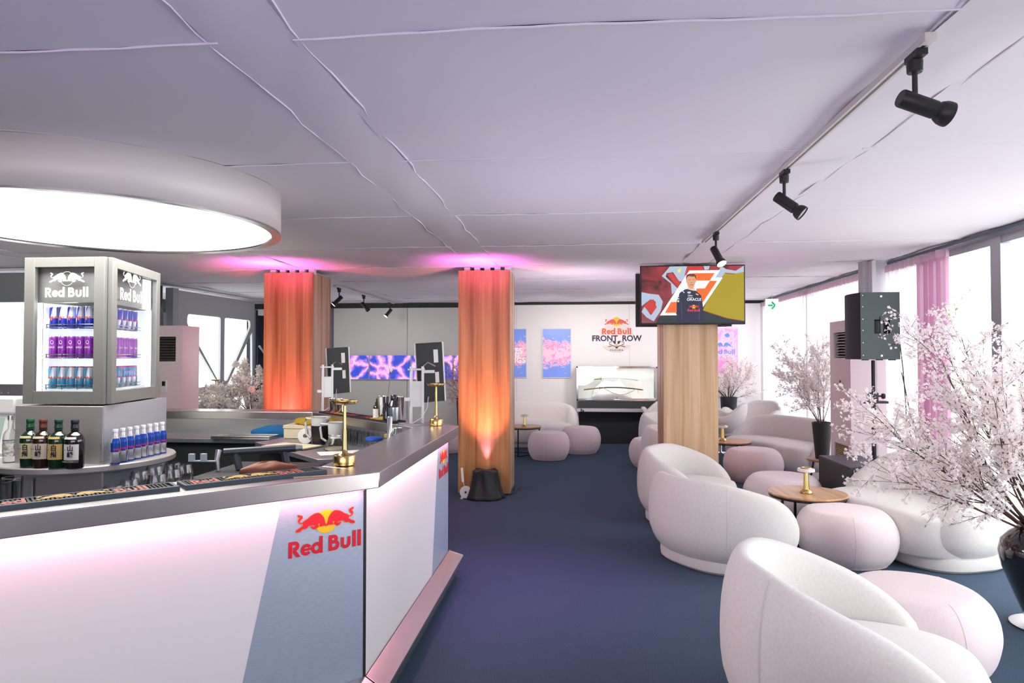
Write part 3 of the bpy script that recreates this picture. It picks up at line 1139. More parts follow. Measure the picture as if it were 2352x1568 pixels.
can_blue = can_mat('can_blue', (0.02, 0.04, 0.42), (0.62, 0.64, 0.70))
can_teal = can_mat('can_teal', (0.05, 0.30, 0.50), (0.62, 0.68, 0.74))
can_purple = mat('can_purple', (0.26, 0.03, 0.42), 0.3, 0.4, noise=(40, (0.34, 0.06, 0.52), 0.4, 0.6))
canlid = mat('can_lid', (0.72, 0.73, 0.75), 0.25, 0.9)
redlid = mat('can_rim_red', (0.60, 0.05, 0.08), 0.3, 0.5)
badge = mat('can_badge', (0.85, 0.78, 0.70), 0.5)


def bend_fn(r, a0, wang, z0, zscale):
    def fn(u, v, off):
        a = a0 + (u - 0.5) * wang
        return ((r + off * 0.4) * math.cos(a), (r + off * 0.4) * math.sin(a), z0 + v * zscale)
    return fn


def make_can(kind):
    m = {'blue': can_blue, 'teal': can_teal, 'purple': can_purple}[kind]
    t = thing('drink_can', '', 'can', (0, 0, 0), 0)
    obj('can_body', MB().lathe([(0.020, 0.0), (0.0245, 0.002), (0.0262, 0.008), (0.0262, 0.120), (0.0235, 0.128)], 24, cap=True), m, t)
    obj('lid', MB().lathe([(0.0235, 0.128), (0.0242, 0.131), (0.0235, 0.134), (0.0215, 0.131), (0, 0.130)], 24), redlid if kind == 'teal' else canlid, t)
    if kind == 'purple':
        bd = [tuple(p) for p in arc(0.5, 0.5, 0.17, 0.5, 0, 350, 20)]
        obj('badge', poly_mesh([bd], bend_fn(0.0268, -PI / 2 + 0.15, 2.0, 0.086, 0.024), 0), badge, t, smooth=False)
        words = stroke([(0.2, 0.3), (0.8, 0.3)], 0.12)
        obj('lettering', poly_mesh(rb_letters(), bend_fn(0.0268, -PI / 2 - 0.1, 1.5, 0.062, 0.055), 0), badge, t, smooth=False)
    else:
        obj('lettering', poly_mesh(rb_letters(), bend_fn(0.0268, -PI / 2 + 0.05, 1.7, 0.062, 0.052), 0), red, t, smooth=False)
        sun = arc(0.5, 0.5, 0.3, 0.5, 0, 345, 14)
        obj('sun_disc', poly_mesh([sun], bend_fn(0.0268, -PI / 2 + 0.05, 0.5, 0.050, 0.012), 0), orange, t, smooth=False)
    return t


rows = [('teal', 0.085, 'bottom', 'pale blue and silver drink can'), ('purple', 0.267, 'middle', 'purple drink can'),
        ('blue', 0.447, 'top', 'blue and silver drink can')]
ORD2 = 'first second third fourth fifth sixth seventh eighth ninth tenth eleventh twelfth thirteenth fourteenth'.split()
orders = ['first', 'second', 'third', 'fourth', 'fifth', 'sixth', 'seventh', 'eighth', 'ninth']
for kind, z, where, desc in rows:
    proto = None
    for i in range(6):
        loc = (-3.0 - 0.160 + i * 0.0575, 4.1 + fy + 0.10, 1.325 + z)
        lab = '%s, %s from the left, front window, %s shelf' % (desc, orders[i], where)
        if proto is None:
            proto = make_can(kind)
            proto.location = loc
            proto.rotation_euler = (0, 0, 0.1)
            proto['label'] = lab
            proto['group'] = 'cans on the %s fridge shelf' % where
        else:
            dup(proto, loc, random.uniform(-0.15, 0.25), lab)
    for i in range(5):
        s = i * 0.082
        p = Vector((fx1, fy, 0)) + uS * (0.225 + s) - nS * 0.060
        lab = '%s, %s from the left, side window, %s shelf' % (desc, orders[i], where)
        dup(proto, (-3.0 + p.x, 4.1 + p.y, 1.325 + z), ang_s + random.uniform(-0.15, 0.15), lab)


# bottles on the round shelf ------------------------------------------------
def whisky(loc, gl, cap, lab_col, kanji, label, rz=0.05, low=False):
    t = thing('whisky_bottle', label, 'bottle', loc, rz, 'whisky bottles on the round shelf')
    prof = [(0.040, 0), (0.047, 0.004), (0.048, 0.012), (0.050, 0.150), (0.048, 0.172), (0.036, 0.190), (0.020, 0.202), (0.0165, 0.212), (0.0165, 0.225)]
    obj('bottle_glass', MB().lathe(prof, 28), gl, t)
    obj('neck_ring', MB().lathe([(0.0185, 0.205), (0.022, 0.212), (0.0185, 0.219)], 20), gl, t)
    obj('cap', MB().lathe([(0.0175, 0.219), (0.0215, 0.224), (0.0185, 0.244), (0.0185, 0.250), (0.0205, 0.253), (0.0205, 0.268), (0.019, 0.270)], 22), cap, t)

    def strip(z0, z1, a, r=0.0508):
        return MB().loft([[(r * math.cos(-PI / 2 + th), r * math.sin(-PI / 2 + th), z) for th in [(-a + 2 * a * k / 12) for k in range(13)]] for z in (z0, z1)], closed=False, cap=False)
    lb = obj('paper_label', strip(0.052, 0.138, 1.0, 0.0510), lab_col, t)
    obj('shoulder_label', MB().loft([[(r * math.cos(-PI / 2 + th), r * math.sin(-PI / 2 + th), z) for th in [(-0.75 + 1.5 * k / 10) for k in range(11)]] for z, r in ((0.166, 0.0502), (0.178, 0.0455))], closed=False, cap=False), lab_col, t)
    ink = mat('black_ink', (0.015, 0.015, 0.03), 0.6)
    for j, ch in enumerate(kanji):
        text_obj('character', ch, ink, lb, (0.010, -0.0525, 0.115 - j * 0.036), (PI / 2, 0, 0), 0.036, 0.0009, 0.0004)
    for j in range(4):
        text_obj('small_print', ('THE WHISKY', 'Single Malt', 'Japanese Whisky', 'est. 1923')[j] if False else 'SINGLE MALT', ink, lb, (-0.026, -0.0475, 0.108 - j * 0.011), (PI / 2, 0, -0.5), 0.006, 0, 0.0001)
        break
    if low:
        obj('lower_label', strip(0.036, 0.052, 1.0, 0.0511), mat('slate_label', (0.06, 0.07, 0.08), 0.5), t)
        text_obj('signature', 'Suntory Whisky', mat('gold_ink', (0.7, 0.5, 0.15), 0.5), t, (0.0, -0.0525, 0.044), (PI / 2, 0, 0), 0.010, 0.0001, 0.0001)
    return t


gdark = mat('dark_green_glass', (0.006, 0.030, 0.014), 0.06, coat=1)
gbrown = mat('dark_amber_glass', (0.030, 0.012, 0.006), 0.06, coat=1)
gblack = mat('black_glass', (0.010, 0.008, 0.010), 0.06, coat=1)
whisky((-3.085, 3.60, 0.98), gdark, mat('green_cap', (0.01, 0.09, 0.035), 0.35), mat('label_straw', (0.62, 0.56, 0.30), 0.7), '白州', 'green whisky bottle with a straw label, first of the four from the left')
whisky((-2.998, 3.59, 0.98), gbrown, mat('brown_cap', (0.13, 0.035, 0.02), 0.4), mat('label_beige', (0.66, 0.56, 0.46), 0.7), '山崎', 'brown whisky bottle with a beige label and a reddish cap')
whisky((-2.897, 3.58, 0.98), gdark, mat('dark_green_cap', (0.01, 0.05, 0.035), 0.35), mat('label_gold', (0.60, 0.42, 0.14), 0.7), '白州', 'dark green whisky bottle with a golden label')
whisky((-2.795, 3.575, 0.98), gblack, mat('black_cap', (0.012, 0.02, 0.028), 0.35), mat('label_white', (0.70, 0.66, 0.64), 0.7), '山崎', 'dark whisky bottle with a white label above a slate band', low=True)
t = thing('clear_bottle', 'clear glass bottle at the left end of the round shelf', 'bottle', (-3.33, 3.74, 0.98))
obj('bottle_glass', MB().lathe([(0.034, 0), (0.038, 0.004), (0.039, 0.15), (0.034, 0.175), (0.014, 0.20), (0.013, 0.25)], 24), glassware, t)
obj('printed_band', MB().lathe([(0.0392, 0.04), (0.0396, 0.13)], 24, cap=False), mat('grey_print', (0.30, 0.32, 0.28), 0.6, noise=(60, (0.7, 0.7, 0.68), 0.4, 0.6)), t)
obj('cap', MB().lathe([(0.015, 0.25), (0.015, 0.275), (0.0, 0.275)], 18), canlid, t)

ab = mat('bottle_blue', (0.015, 0.07, 0.42), 0.28, 0.45)
asil = mat('bottle_silver', (0.62, 0.63, 0.67), 0.3, 0.6)
proto = None
for i in range(8):
    loc = (-2.664 + 0.001 * i, 3.73 + i * 0.0622, 0.98)
    lab = 'aluminium drink bottle in blue and silver, %s in the row counted from the front' % orders[i]
    if proto is None:
        proto = thing('aluminium_bottle', lab, 'bottle', loc, 0.3, 'row of aluminium bottles on the round shelf')
        obj('bottle_body', MB().lathe([(0.024, 0), (0.0262, 0.003), (0.0265, 0.07), (0.0265, 0.125), (0.024, 0.140), (0.0165, 0.158), (0.0150, 0.182), (0.0150, 0.186)], 24), asil, proto)

        def sl(z0, z1, a0, a1, n=10, r=0.0268):
            return MB().loft([[(r * math.cos(a0 + (a1 - a0) * k / n), r * math.sin(a0 + (a1 - a0) * k / n), z) for k in range(n + 1)] for z in (z0, z1)], closed=False, cap=False)
        blue = sl(0.073, 0.125, -PI * 0.75, -PI * 0.02)
        k0 = len(blue.v)
        blue.loft([[((r + 0.0003) * math.cos(-PI * 0.62 + PI * 0.58 * k / 10), (r + 0.0003) * math.sin(-PI * 0.62 + PI * 0.58 * k / 10), z) for k in range(11)] for z, r in ((0.125, 0.0265), (0.140, 0.024), (0.150, 0.020))], closed=False, cap=False)
        blue.loft([[(0.0268 * math.cos(a0 + 0.9 * k / 6 * (z - 0.0) / 0.073), 0.0268 * math.sin(a0 + 0.9 * k / 6 * (z) / 0.073), z) for k in range(7)] for z, a0 in ((0.012, -0.35), (0.073, -0.35))], closed=False, cap=False)
        blue.add(*(lambda s: (s.v, s.f))(sl(0.004, 0.012, -PI, 0.5, 16)))
        obj('blue_field', blue, ab, proto)
        obj('lettering', poly_mesh(rb_letters(), bend_fn(0.0272, -0.85, 1.6, 0.083, 0.055), 0), mat('magenta_print', (0.65, 0.02, 0.22), 0.5), proto, smooth=False)
        obj('sun_disc', poly_mesh([arc(0.5, 0.5, 0.3, 0.5, 0, 345, 14)], bend_fn(0.0273, -0.4, 0.6, 0.066, 0.016), 0), orange, proto, smooth=False)
        obj('cap', MB().lathe([(0.0152, 0.186), (0.0162, 0.187), (0.0162, 0.200), (0.0145, 0.203), (0, 0.203)], 20), mat('cap_white', (0.72, 0.70, 0.70), 0.35, 0.4), proto)
    else:
        dup(proto, loc, 0.3 + random.uniform(-0.25, 0.35), lab)
t = thing('acrylic_stand', 'clear acrylic bottle stand beside the first aluminium bottle', 'stand', (-2.70, 3.74, 0.98))
obj('back_sheet', MB().box(-0.030, -0.027, -0.05, 0.06, 0.0, 0.125), thin, t, smooth=False)
obj('foot_sheet', MB().box(-0.030, 0.0, -0.055, -0.052, 0.0, 0.02), thin, t, smooth=False)


# ------------------------------------------------------------------ glasses behind the front counter
def lathe_glass(name, label, loc, prof, group, m=None, cat='glass'):
    t = obj(name, MB().lathe(prof, 24, cap=False), m or glassware)
    t.location = loc
    tag(t, label, cat, group)
    return t


wineprof = [(0.0, 0.002), (0.030, 0.0), (0.031, 0.003), (0.006, 0.007), (0.0045, 0.05), (0.006, 0.085), (0.030, 0.105), (0.040, 0.135), (0.038, 0.170), (0.031, 0.200), (0.0295, 0.200), (0.0365, 0.169), (0.0385, 0.135), (0.029, 0.107), (0.0, 0.090)]
spots_g = [(1.364, 0.658, 1.08), (1.334, 0.735, 1.08), (1.29, 0.55, 1.08), (1.25, 0.686, 1.08), (1.22, 0.494, 1.05), (1.18, 0.63, 1.05), (1.12, 0.50, 1.0), (1.05, 0.44, 0.95)]
names_g = ['wine glass, first from the right in the cluster below the aluminium bottles', 'wine glass, second from the right below the aluminium bottles', 'wine glass, third from the right below the aluminium bottles',
           'wine glass, fourth from the right below the aluminium bottles', 'wine glass, fifth from the right, half hidden by the front counter', 'wine glass, sixth from the right, only its bowl above the counter',
           'low wine glass near the joint of the bar mats', 'low wine glass, leftmost of the cluster']
for (x, y, s), nm in zip(spots_g, names_g):
    g = lathe_glass('wine_glass', nm, onw(K7, A2, x, y, 0.90), wineprof, 'wine glasses behind the front counter')
    g.scale = (1.05, 1.05, s)
cut = [(0.0, 0.003), (0.026, 0.0), (0.032, 0.02), (0.028, 0.05), (0.034, 0.10), (0.036, 0.16), (0.034, 0.16), (0.031, 0.10), (0.024, 0.05), (0.0, 0.02)]
for i, (x, y) in enumerate([(0.66, 0.72), (0.71, 0.66), (0.745, 0.74), (0.78, 0.66)]):
    g = lathe_glass('cut_glass_tumbler', 'cut glass tumbler behind the front bar mat, %s from the left' % orders[i], onw(K7, A2, x, y, 0.90), cut, 'cut glass tumblers at the left')
    g.scale = (1, 1, 1.35)
for i in range(14):
    g = lathe_glass('tumbler', 'straight clear tumbler in the row on the rear worktop, %s from the right' % ORD2[i], onw(K[1], A4, 0.62 + 0.075 * i, 0.352, 0.90), [(0.0, 0.004), (0.028, 0.0), (0.032, 0.004), (0.035, 0.118), (0.0335, 0.118), (0.030, 0.006), (0.0, 0.008)], 'row of tumblers on the rear worktop')


# ------------------------------------------------------------------ round pendant light over the bar
t = thing('pendant_light', 'large round drum light with a glowing white underside above the bar', 'light', (-2.90, 3.93, 2.39))
RD = 1.03
obj('drum', MB().lathe([(RD, 0.005), (RD, 0.262)], 96, cap=False), mat('drum_skin', (0.76, 0.72, 0.70), 0.5, 0.1, bump=(40, 0.03)), t, solid=0.006, angle=1.5)
obj('rim', MB().lathe([(RD + 0.004, 0.0), (RD + 0.004, 0.012), (RD - 0.002, 0.012)], 96, cap=False).lathe([(RD + 0.004, 0.0), (RD - 0.055, 0.004), (RD - 0.060, 0.012)], 96, cap=False), steel, t, angle=0.5)
obj('diffuser', MB().lathe([(0, 0.012), (RD - 0.058, 0.012)], 96, cap=False), emis('diffuser_light', (1.0, 1.0, 0.97), 1.6), t, smooth=False)
obj('top_plate', MB().lathe([(0, 0.255), (RD - 0.01, 0.255)], 96, cap=False), white_p, t, smooth=False)
L = area('drum_lamp', (-2.90, 3.93, 2.385), (0, 0, 0), 1.8, 1.8, 42, (1.0, 0.97, 0.9))
L.data.shape = 'DISK'


# ------------------------------------------------------------------ track lights
def spot_head(name, loc, yaw, pitch, lit, label, group, s=1.0):
    t = thing(name, label, 'spotlight', loc, 0, group)
    t.scale = (s, s, s)
    obj('adapter', MB().box(-0.018, 0.018, -0.055, 0.035, -0.022, 0.0).lathe([(0.024, -0.062), (0.026, -0.022)], 16), black, t, bevel=0.002)
    obj('arm', MB().tube([(0, 0, -0.06), (0, 0, -0.135), (0.004, 0, -0.15)], 0.009, 8), black, t)
    m4 = Matrix.Translation((0.0, 0, -0.165)) @ Matrix.Rotation(yaw, 4, 'Z') @ Matrix.Rotation(pitch, 4, 'Y')
    # axis along local +X
    R = Matrix.Rotation(PI / 2, 4, 'Y')
    bd = MB().lathe([(0.027, -0.055), (0.030, -0.05), (0.030, 0.070), (0.026, 0.073)], 24).xf(R)
    obj('housing', bd.xf(m4), black, t)
    sh = MB().lathe([(0.026, 0.072), (0.026, 0.078), (0.033, 0.084), (0.040, 0.100), (0.0415, 0.112), (0.0415, 0.122), (0.039, 0.122), (0.036, 0.100)], 28, cap=False).xf(R)
    obj('lamp_shade', sh.xf(m4), black, t)
    fc = MB().lathe([(0, 0.118), (0.0385, 0.118)], 28, cap=False).xf(R)
    obj('bulb', fc.xf(m4), emis('warm_bulb', (1.0, 0.86, 0.62), 12.0) if lit else mat('dark_bulb', (0.03, 0.03, 0.03), 0.2), t, smooth=False)
    if lit:
        d = (m4.to_3x3() @ Vector((1, 0, 0)))
        p = Vector(loc) + (m4 @ Vector((0.13, 0, 0))) * s
        spot('track_lamp', p, p + d, 14, (1.0, 0.85, 0.62), 70, 0.8, 0.03)
    return t


trackm = mat('ivory_track', (0.70, 0.66, 0.62), 0.4)
tr = thing('lighting_track', 'long ivory ceiling track along the beam, the one with three black spotlights', 'track', (1.135, 2.30, CZ - 0.016))
obj('rail', MB().box(-0.018, -0.007, 0, 3.92, -0.024, 0).box(0.007, 0.018, 0, 3.92, -0.024, 0).box(-0.007, 0.007, 0, 3.92, -0.010, 0), trackm, tr, smooth=False)
obj('end_cap', MB().box(-0.020, 0.020, -0.012, 0.03, -0.026, 0.001), trackm, tr, bevel=0.002)
obj('end_cap', MB().box(-0.020, 0.020, 3.90, 3.93, -0.026, 0.001), trackm, tr, bevel=0.002)
obj('slot', MB().box(-0.0065, 0.0065, 0.03, 1.95, -0.0115, -0.0102).box(-0.0065, 0.0065, 2.15, 3.9, -0.0115, -0.0102), black, tr, smooth=False)
zt = CZ - 0.040
spot_head('track_spotlight', (1.135, 2.40, zt), math.radians(8), math.radians(18), True, 'black track spotlight nearest the camera, lit, pointing right', 'track spotlights over the lounge')
spot_head('track_spotlight', (1.135, 3.86, zt), math.radians(-25), math.radians(40), False, 'black track spotlight in the middle of the long track, unlit', 'track spotlights over the lounge')
spot_head('track_spotlight', (1.135, 5.72, zt), math.radians(-60), math.radians(55), True, 'black track spotlight at the far end of the long track, lit', 'track spotlights over the lounge')
tr = thing('lighting_track', 'white ceiling track with three small spotlights near the grey wall', 'track', (-3.50, 9.6, CZ - 0.016))
obj('rail', MB().box(-0.018, -0.007, 0, 3.2, -0.024, 0).box(0.007, 0.018, 0, 3.2, -0.024, 0).box(-0.007, 0.007, 0, 3.2, -0.010, 0), trackm, tr, smooth=False)
obj('end_cap', MB().box(-0.020, 0.020, -0.012, 0.03, -0.026, 0.001), trackm, tr, bevel=0.002)
spot_head('track_spotlight', (-3.50, 9.78, zt), math.radians(205), math.radians(45), True, 'small lit spotlight nearest the orange column on the rear track', 'track spotlights by the grey wall')
spot_head('track_spotlight', (-3.50, 10.95, zt), math.radians(-20), math.radians(42), False, 'small unlit spotlight in the middle of the rear track', 'track spotlights by the grey wall')
spot_head('track_spotlight', (-3.50, 12.5, zt), math.radians(215), math.radians(50), True, 'small lit spotlight at the far end of the rear track', 'track spotlights by the grey wall')


# ------------------------------------------------------------------ soft seating
def sm(a, b, x):
    x = max(0, min(1, (x - a) / (b - a)))
    return x * x * (3 - 2 * x)


def shell(rx, ry, hb, ht, span, th=0.13, z0=0.07, n=44, pw=2.3, lean=0.03, tipr=0.34, span2=None):
    """wrap-round back and arms. local +X is the way the seat faces. hb = height at the back, ht = height at the tips.
    span = half angle of the wrap (degrees). returns mesh"""
    rings = []
    NC = 32
    for i in range(n + 1):
        s = -1 + 2 * i / n
        # cluster rings near the tips
        ss = math.sin(s * PI / 2) * 0.35 + s * 0.65
        a = math.radians(180 + (span if ss > 0 or span2 is None else span2) * ss)
        c, q = math.cos(a), math.sin(a)
        rad = (abs(c) ** pw + abs(q) ** pw) ** (-1 / pw)
        px, py = rad * c * rx, rad * q * ry
        # normal (outward)
        nx, ny = math.copysign(abs(c) ** (pw - 1), c) / rx, math.copysign(abs(q) ** (pw - 1), q) / ry
        l = math.hypot(nx, ny) or 1
        nx, ny = nx / l, ny / l
        ab = abs(ss)
        h = ht + (hb - ht) * (1 - sm(0.22, 1.10, ab)) if not callable(hb) else hb(ss)
        # rounding of the tips
        e = min(1.0, (1 - ab) / tipr)
        k = math.sqrt(max(0.0, 1 - (1 - e) ** 2.4))
        k = max(k, 0.03)
        zc = z0 + (h - z0) * 0.46
        ring = []
        for j in range(NC):
            t = 2 * PI * j / NC
            ct, st = math.cos(t), math.sin(t)
            # superellipse in (outward, up)
            p = 2.6
            m = (abs(ct) ** p + abs(st) ** p) ** (-1 / p)
            w = m * ct * th / 2
            z = m * st
            if z > 0:
                zz = zc + z * (h - zc) * k
            else:
                zz = zc + z * (zc - z0) * (0.25 + 0.75 * k)
            hz = (zz - z0) / (h - z0)
            bulge = lean * math.sin(PI * min(1, max(0, hz * 0.9 + 0.05))) * (1 if ct > 0 else 0.3)
            o = w * (0.35 + 0.65 * k) + bulge - 0.05 * (1 - min(1, hz * 3.0)) ** 2 * (1 if ct > -0.2 else 0)
            ring.append((px + nx * (o - th / 2), py + ny * (o - th / 2), zz))
        rings.append(ring)
    mb = MB().loft(rings)
    mb.rings = rings
    return mb


def pad(poly_fn, z0, z1, rr, n=56, dome=0.02):
    """cushion from a closed plan curve with rounded top edge"""
    rings = []
    prof = [(-0.03, z0), (-0.005, z0 + 0.02), (0.0, z0 + (z1 - z0) * 0.5), (-0.004, z1 - rr * 0.75), (-rr * 0.28, z1 - rr * 0.25), (-rr, z1)]
    pts = [Vector(poly_fn(k / n)) for k in range(n)]
    ctr = sum(pts, Vector((0, 0))) / n
    mb = MB()
    for o, z in prof:
        ring = []
        for k in range(n):
            a, b = pts[k - 1], pts[(k + 1) % n]
            d = (b - a).normalized()
            nn = Vector((d.y, -d.x))
            p = pts[k] + nn * o
            ring.append((p.x, p.y, z))
        rings.append(ring)
    last = rings[-1]
    for f, dz in ((0.66, dome * 0.6), (0.33, dome * 0.9), (0.02, dome)):
        rings.append([(ctr.x + (p[0] - ctr.x) * f, ctr.y + (p[1] - ctr.y) * f, z1 + dz) for p in last])
    return mb.loft(rings)


def superel(rx, ry, p, cx=0, cy=0, bean=0.0):
    def fn(t):
        a = 2 * PI * t
        c, s = math.cos(a), math.sin(a)
        r = (abs(c) ** p + abs(s) ** p) ** (-1 / p)
        x, y = r * c * rx, r * s * ry
        if x > 0:
            x -= bean * math.cos(min(1, abs(y) / ry) * PI / 2) ** 2 * (x / rx)
        return (cx + x, cy + y)
    return fn


def armchair(label, loc, face, m=None, rx=0.52, ry=0.52, hb=0.72, ht=0.50, span=118, group='cream wrap-round armchairs', flap=True, sc=1.0):
    m = m or boucle
    t = thing('armchair', label, 'armchair', loc, face, group)
    t.scale = (sc, sc, sc)
    sh_ = shell(rx, ry, hb, ht, span, th=0.14)
    obj('backrest', sh_, m, t, angle=2.5)
    obj('seat', pad(superel(rx * 0.74, ry * 0.78, 2.6, 0.02, 0), 0.10, 0.385, 0.07), m, t, angle=1.0)
    obj('base', pad(superel(rx * 0.80, ry * 0.80, 2.8, -0.04, 0), 0.0, 0.11, 0.015, dome=0), m, t, angle=0.6)
    # stitched seams down the outside of the back
    for ri in (15, 29):
        rg = sh_.rings[ri]
        cc = sum((Vector(p) for p in rg), Vector()) / 32
        pts = [Vector(rg[j % 32]) + (Vector(rg[j % 32]) - cc).normalized() * 0.0012 for j in range(-2, 7)]
        obj('seam', MB().tube(pts, 0.0034, 5), m, t)
    return t


def sofa(label, loc, face, m=None, rx=0.50, ry=0.92, hb=0.74, ht=0.44, span=122, bean=0.22, cat='sofa', group=None, th=0.20, seat_z=0.42, tipr=0.30, span2=None):
    m = m or boucle
    t = thing('sofa', label, cat, loc, face, group)
    obj('backrest', shell(rx, ry, hb, ht, span, th=th, n=64, pw=2.5, lean=0.03, tipr=tipr, span2=span2), m, t, angle=2.5)
    obj('seat', pad(superel(rx * 1.0, ry * 0.90, 2.5, 0.10, 0, bean), 0.10, seat_z, 0.07, n=72), m, t, angle=1.0)
    obj('base', pad(superel(rx * 0.96, ry * 0.93, 3.0, 0.0, 0, bean * 0.6), 0.0, 0.11, 0.02, n=72, dome=0), m, t, angle=0.6)
    return t


def pouf(label, loc, r=0.37, h=0.42, m=None, seed=0, group='blush poufs'):
    t = thing('pouf', label, 'pouf', loc, seed * 0.7, group)
    sx, sy = 1.0 + 0.03 * math.sin(seed * 2.1), 1.0 + 0.03 * math.cos(seed * 1.7)
    key = [(0.0, 0.0), (0.70, 0.0), (0.80, 0.04), (0.92, 0.19), (0.985, 0.38), (1.0, 0.53), (0.975, 0.68), (0.905, 0.83), (0.81, 0.93), (0.69, 0.98), (0.35, 1.0), (0.0, 1.0)]
    prof = []
    for i in range(1, len(key) - 2):      # Catmull-Rom through the key points
        p0, p1, p2, p3 = key[i - 1], key[i], key[i + 1], key[i + 2]
        for q in range(4):
            t_ = q / 4
            prof.append(tuple(0.5 * (2 * b + (c - a) * t_ + (2 * a - 5 * b + 4 * c - d) * t_ * t_ + (3 * b - a - 3 * c + d) * t_ ** 3) for a, b, c, d in zip(p0, p1, p2, p3)))
    prof = [(0.0, 0.0)] + prof + [(0.35, 1.0), (0.0, 1.0)]
    rings = []
    N = 60
    for pr_, pz in prof:
        ring = []
        for k in range(N):
            a = 2 * PI * k / N
            f = 1 + 0.016 * math.cos(6 * a) * pr_     # the cover is sewn of six panels
            rr = r * max(pr_, 0.002) * f
            ring.append((rr * math.cos(a) * sx, rr * math.sin(a) * sy, h * max(0, pz)))
        rings.append(ring)
    obj('cover', MB().loft(rings), m or pinkfab, t, angle=2.0)
    for k in range(6):
        obj('seam', MB().tube([rg[k * 10] for rg in rings[4:34]], 0.0018, 5), m or pinkfab, t)
    return t


def side_table(label, loc, r=0.32, h=0.45, rz=0.3):
    t = thing('side_table', label, 'table', loc, rz, 'round oak side tables')
    obj('table_top', MB().lathe([(0.0, h - 0.022), (r - 0.012, h - 0.022), (r, h - 0.012), (r, h - 0.004), (r - 0.003, h), (0, h)], 64), oak, t)
    ring = [(0.95 * r * math.cos(2 * PI * k / 40), 0.95 * r * math.sin(2 * PI * k / 40), h - 0.032) for k in range(41)]
    obj('frame', MB().tube(ring, 0.009, 6, cap=False), blackm, t)
    for k in range(3):
        a = 2 * PI * k / 3
        p = (0.93 * r * math.cos(a), 0.93 * r * math.sin(a))
        obj('leg', MB().box(p[0] - 0.010, p[0] + 0.010, p[1] - 0.010, p[1] + 0.010, 0.012, h - 0.03), blackm, t, bevel=0.002)
        q = (0.93 * r * math.cos(a + 2 * PI / 3), 0.93 * r * math.sin(a + 2 * PI / 3))
        obj('foot_bar', MB().tube([(p[0], p[1], 0.009), (q[0], q[1], 0.009)], 0.009, 6), blackm, t)
    return t


def table_lamp(label, loc, s=1.0):
    t = thing('cordless_lamp', label, 'lamp', loc, 0, 'small table lamps with glass tops')
    t.scale = (s, s, s)
    obj('base', MB().lathe([(0.046, 0), (0.050, 0.006), (0.048, 0.014), (0.034, 0.026), (0.027, 0.032), (0.0, 0.032)], 28), brass, t)
    obj('stem', MB().lathe([(0.027, 0.03), (0.0235, 0.05), (0.0175, 0.165), (0.0165, 0.170), (0.0, 0.170)], 24), brass, t)
    obj('glass_disc', MB().lathe([(0.0, 0.170), (0.058, 0.170), (0.0665, 0.174), (0.0665, 0.192), (0.060, 0.197), (0, 0.197)], 36), mat('opal_glass', (0.86, 0.80, 0.80), 0.15, coat=0.6), t)
    obj('top_cap', MB().lathe([(0.0, 0.197), (0.042, 0.197), (0.046, 0.200), (0.044, 0.204), (0.030, 0.204), (0.028, 0.201), (0, 0.201)], 28), brass, t)
    return t


R = math.radians
armchair('large cream armchair in the foreground, beside the biggest blush pouf', (1.21, 3.04, 0), R(-14), rx=0.56, ry=0.47, hb=0.745, ht=0.48, span=122)
armchair('cream armchair seen from its seamed back, in front of the pale wooden column', (1.17, 5.62, 0), R(35), rx=0.53, ry=0.55, hb=0.68, ht=0.50)
armchair('cream armchair touching the foot of the pale wooden column', (1.14, 6.90, 0), R(-30), rx=0.50, ry=0.52, hb=0.70, ht=0.50)
armchair('beige armchair just behind the pale wooden column, half hidden by it', (1.35, 9.25, 0), R(-10), hb=0.68, rx=0.48, ry=0.5)
armchair('beige armchair beside the display case, second behind the pale column', (1.52, 11.12, 0), R(-30), hb=0.70, rx=0.50, ry=0.5)
pouf('largest blush pouf, beside the foreground armchair', (1.73, 3.75, 0), 0.375, 0.42, seed=1)
pouf('blush pouf between the table with the lamp and the right-hand sofa', (2.11, 5.66, 0), 0.385, 0.405, seed=2)
pouf('blush pouf partly behind the round table with the lamp', (2.06, 7.15, 0), 0.38, 0.42, seed=3)
pouf('blush pouf in front of the stone-coloured sofa by the curtains', (2.27, 9.16, 0), 0.36, 0.42, seed=4)
pouf('blush pouf in the aisle nearest the wooden column, before the far sofa', (-0.45, 10.80, 0), 0.34, 0.43, seed=5)
pouf('blush pouf beside the display case, behind its twin', (0.05, 11.55, 0), 0.34, 0.44, seed=6)
pouf('blush pouf at the left of the armchairs behind the pale column', (1.10, 10.20, 0), 0.34, 0.42, seed=7)
pouf('blush pouf seen in the gap left of the aisle column', (-2.20, 11.45, 0), 0.34, 0.43, seed=8)
armchair('cream armchair at the bottom edge, of which only a rounded arm tip shows', (1.20, 2.00, 0), R(90), rx=0.52, ry=0.50, hb=0.73, ht=0.69, span=114)
pouf('blush pouf cut by the right edge of the picture', (2.73, 3.55, 0), 0.20, 0.42, seed=10)
sofa('white curved sofa by the window under the large blossom branches', (2.77, 6.02, 0), R(199), rx=0.47, ry=0.72, hb=0.77, ht=0.50, bean=0.10, tipr=0.24, th=0.27, span=104, span2=139)
sofa('stone-coloured curved sofa in front of the sheer curtains', (2.86, 10.03, 0), R(205), m=boucle_g, rx=0.48, ry=0.92, hb=0.74, ht=0.48)
sofa('cream curved sofa against the far wall under the posters', (-0.98, 12.42, 0), R(-90), rx=0.46, ry=0.98, hb=0.77, ht=0.60, bean=0.05, span=118)
side_table('round oak table with a brass lamp among the blush poufs', (1.99, 6.19, 0), 0.325, 0.425, R(92))
side_table('small oak table with a lamp to the right of the pale column', (2.08, 9.72, 0), 0.31, 0.45, R(40))
side_table('dark oak table with a lamp in front of the far sofa', (-0.90, 11.25, 0), 0.31, 0.47, R(20))
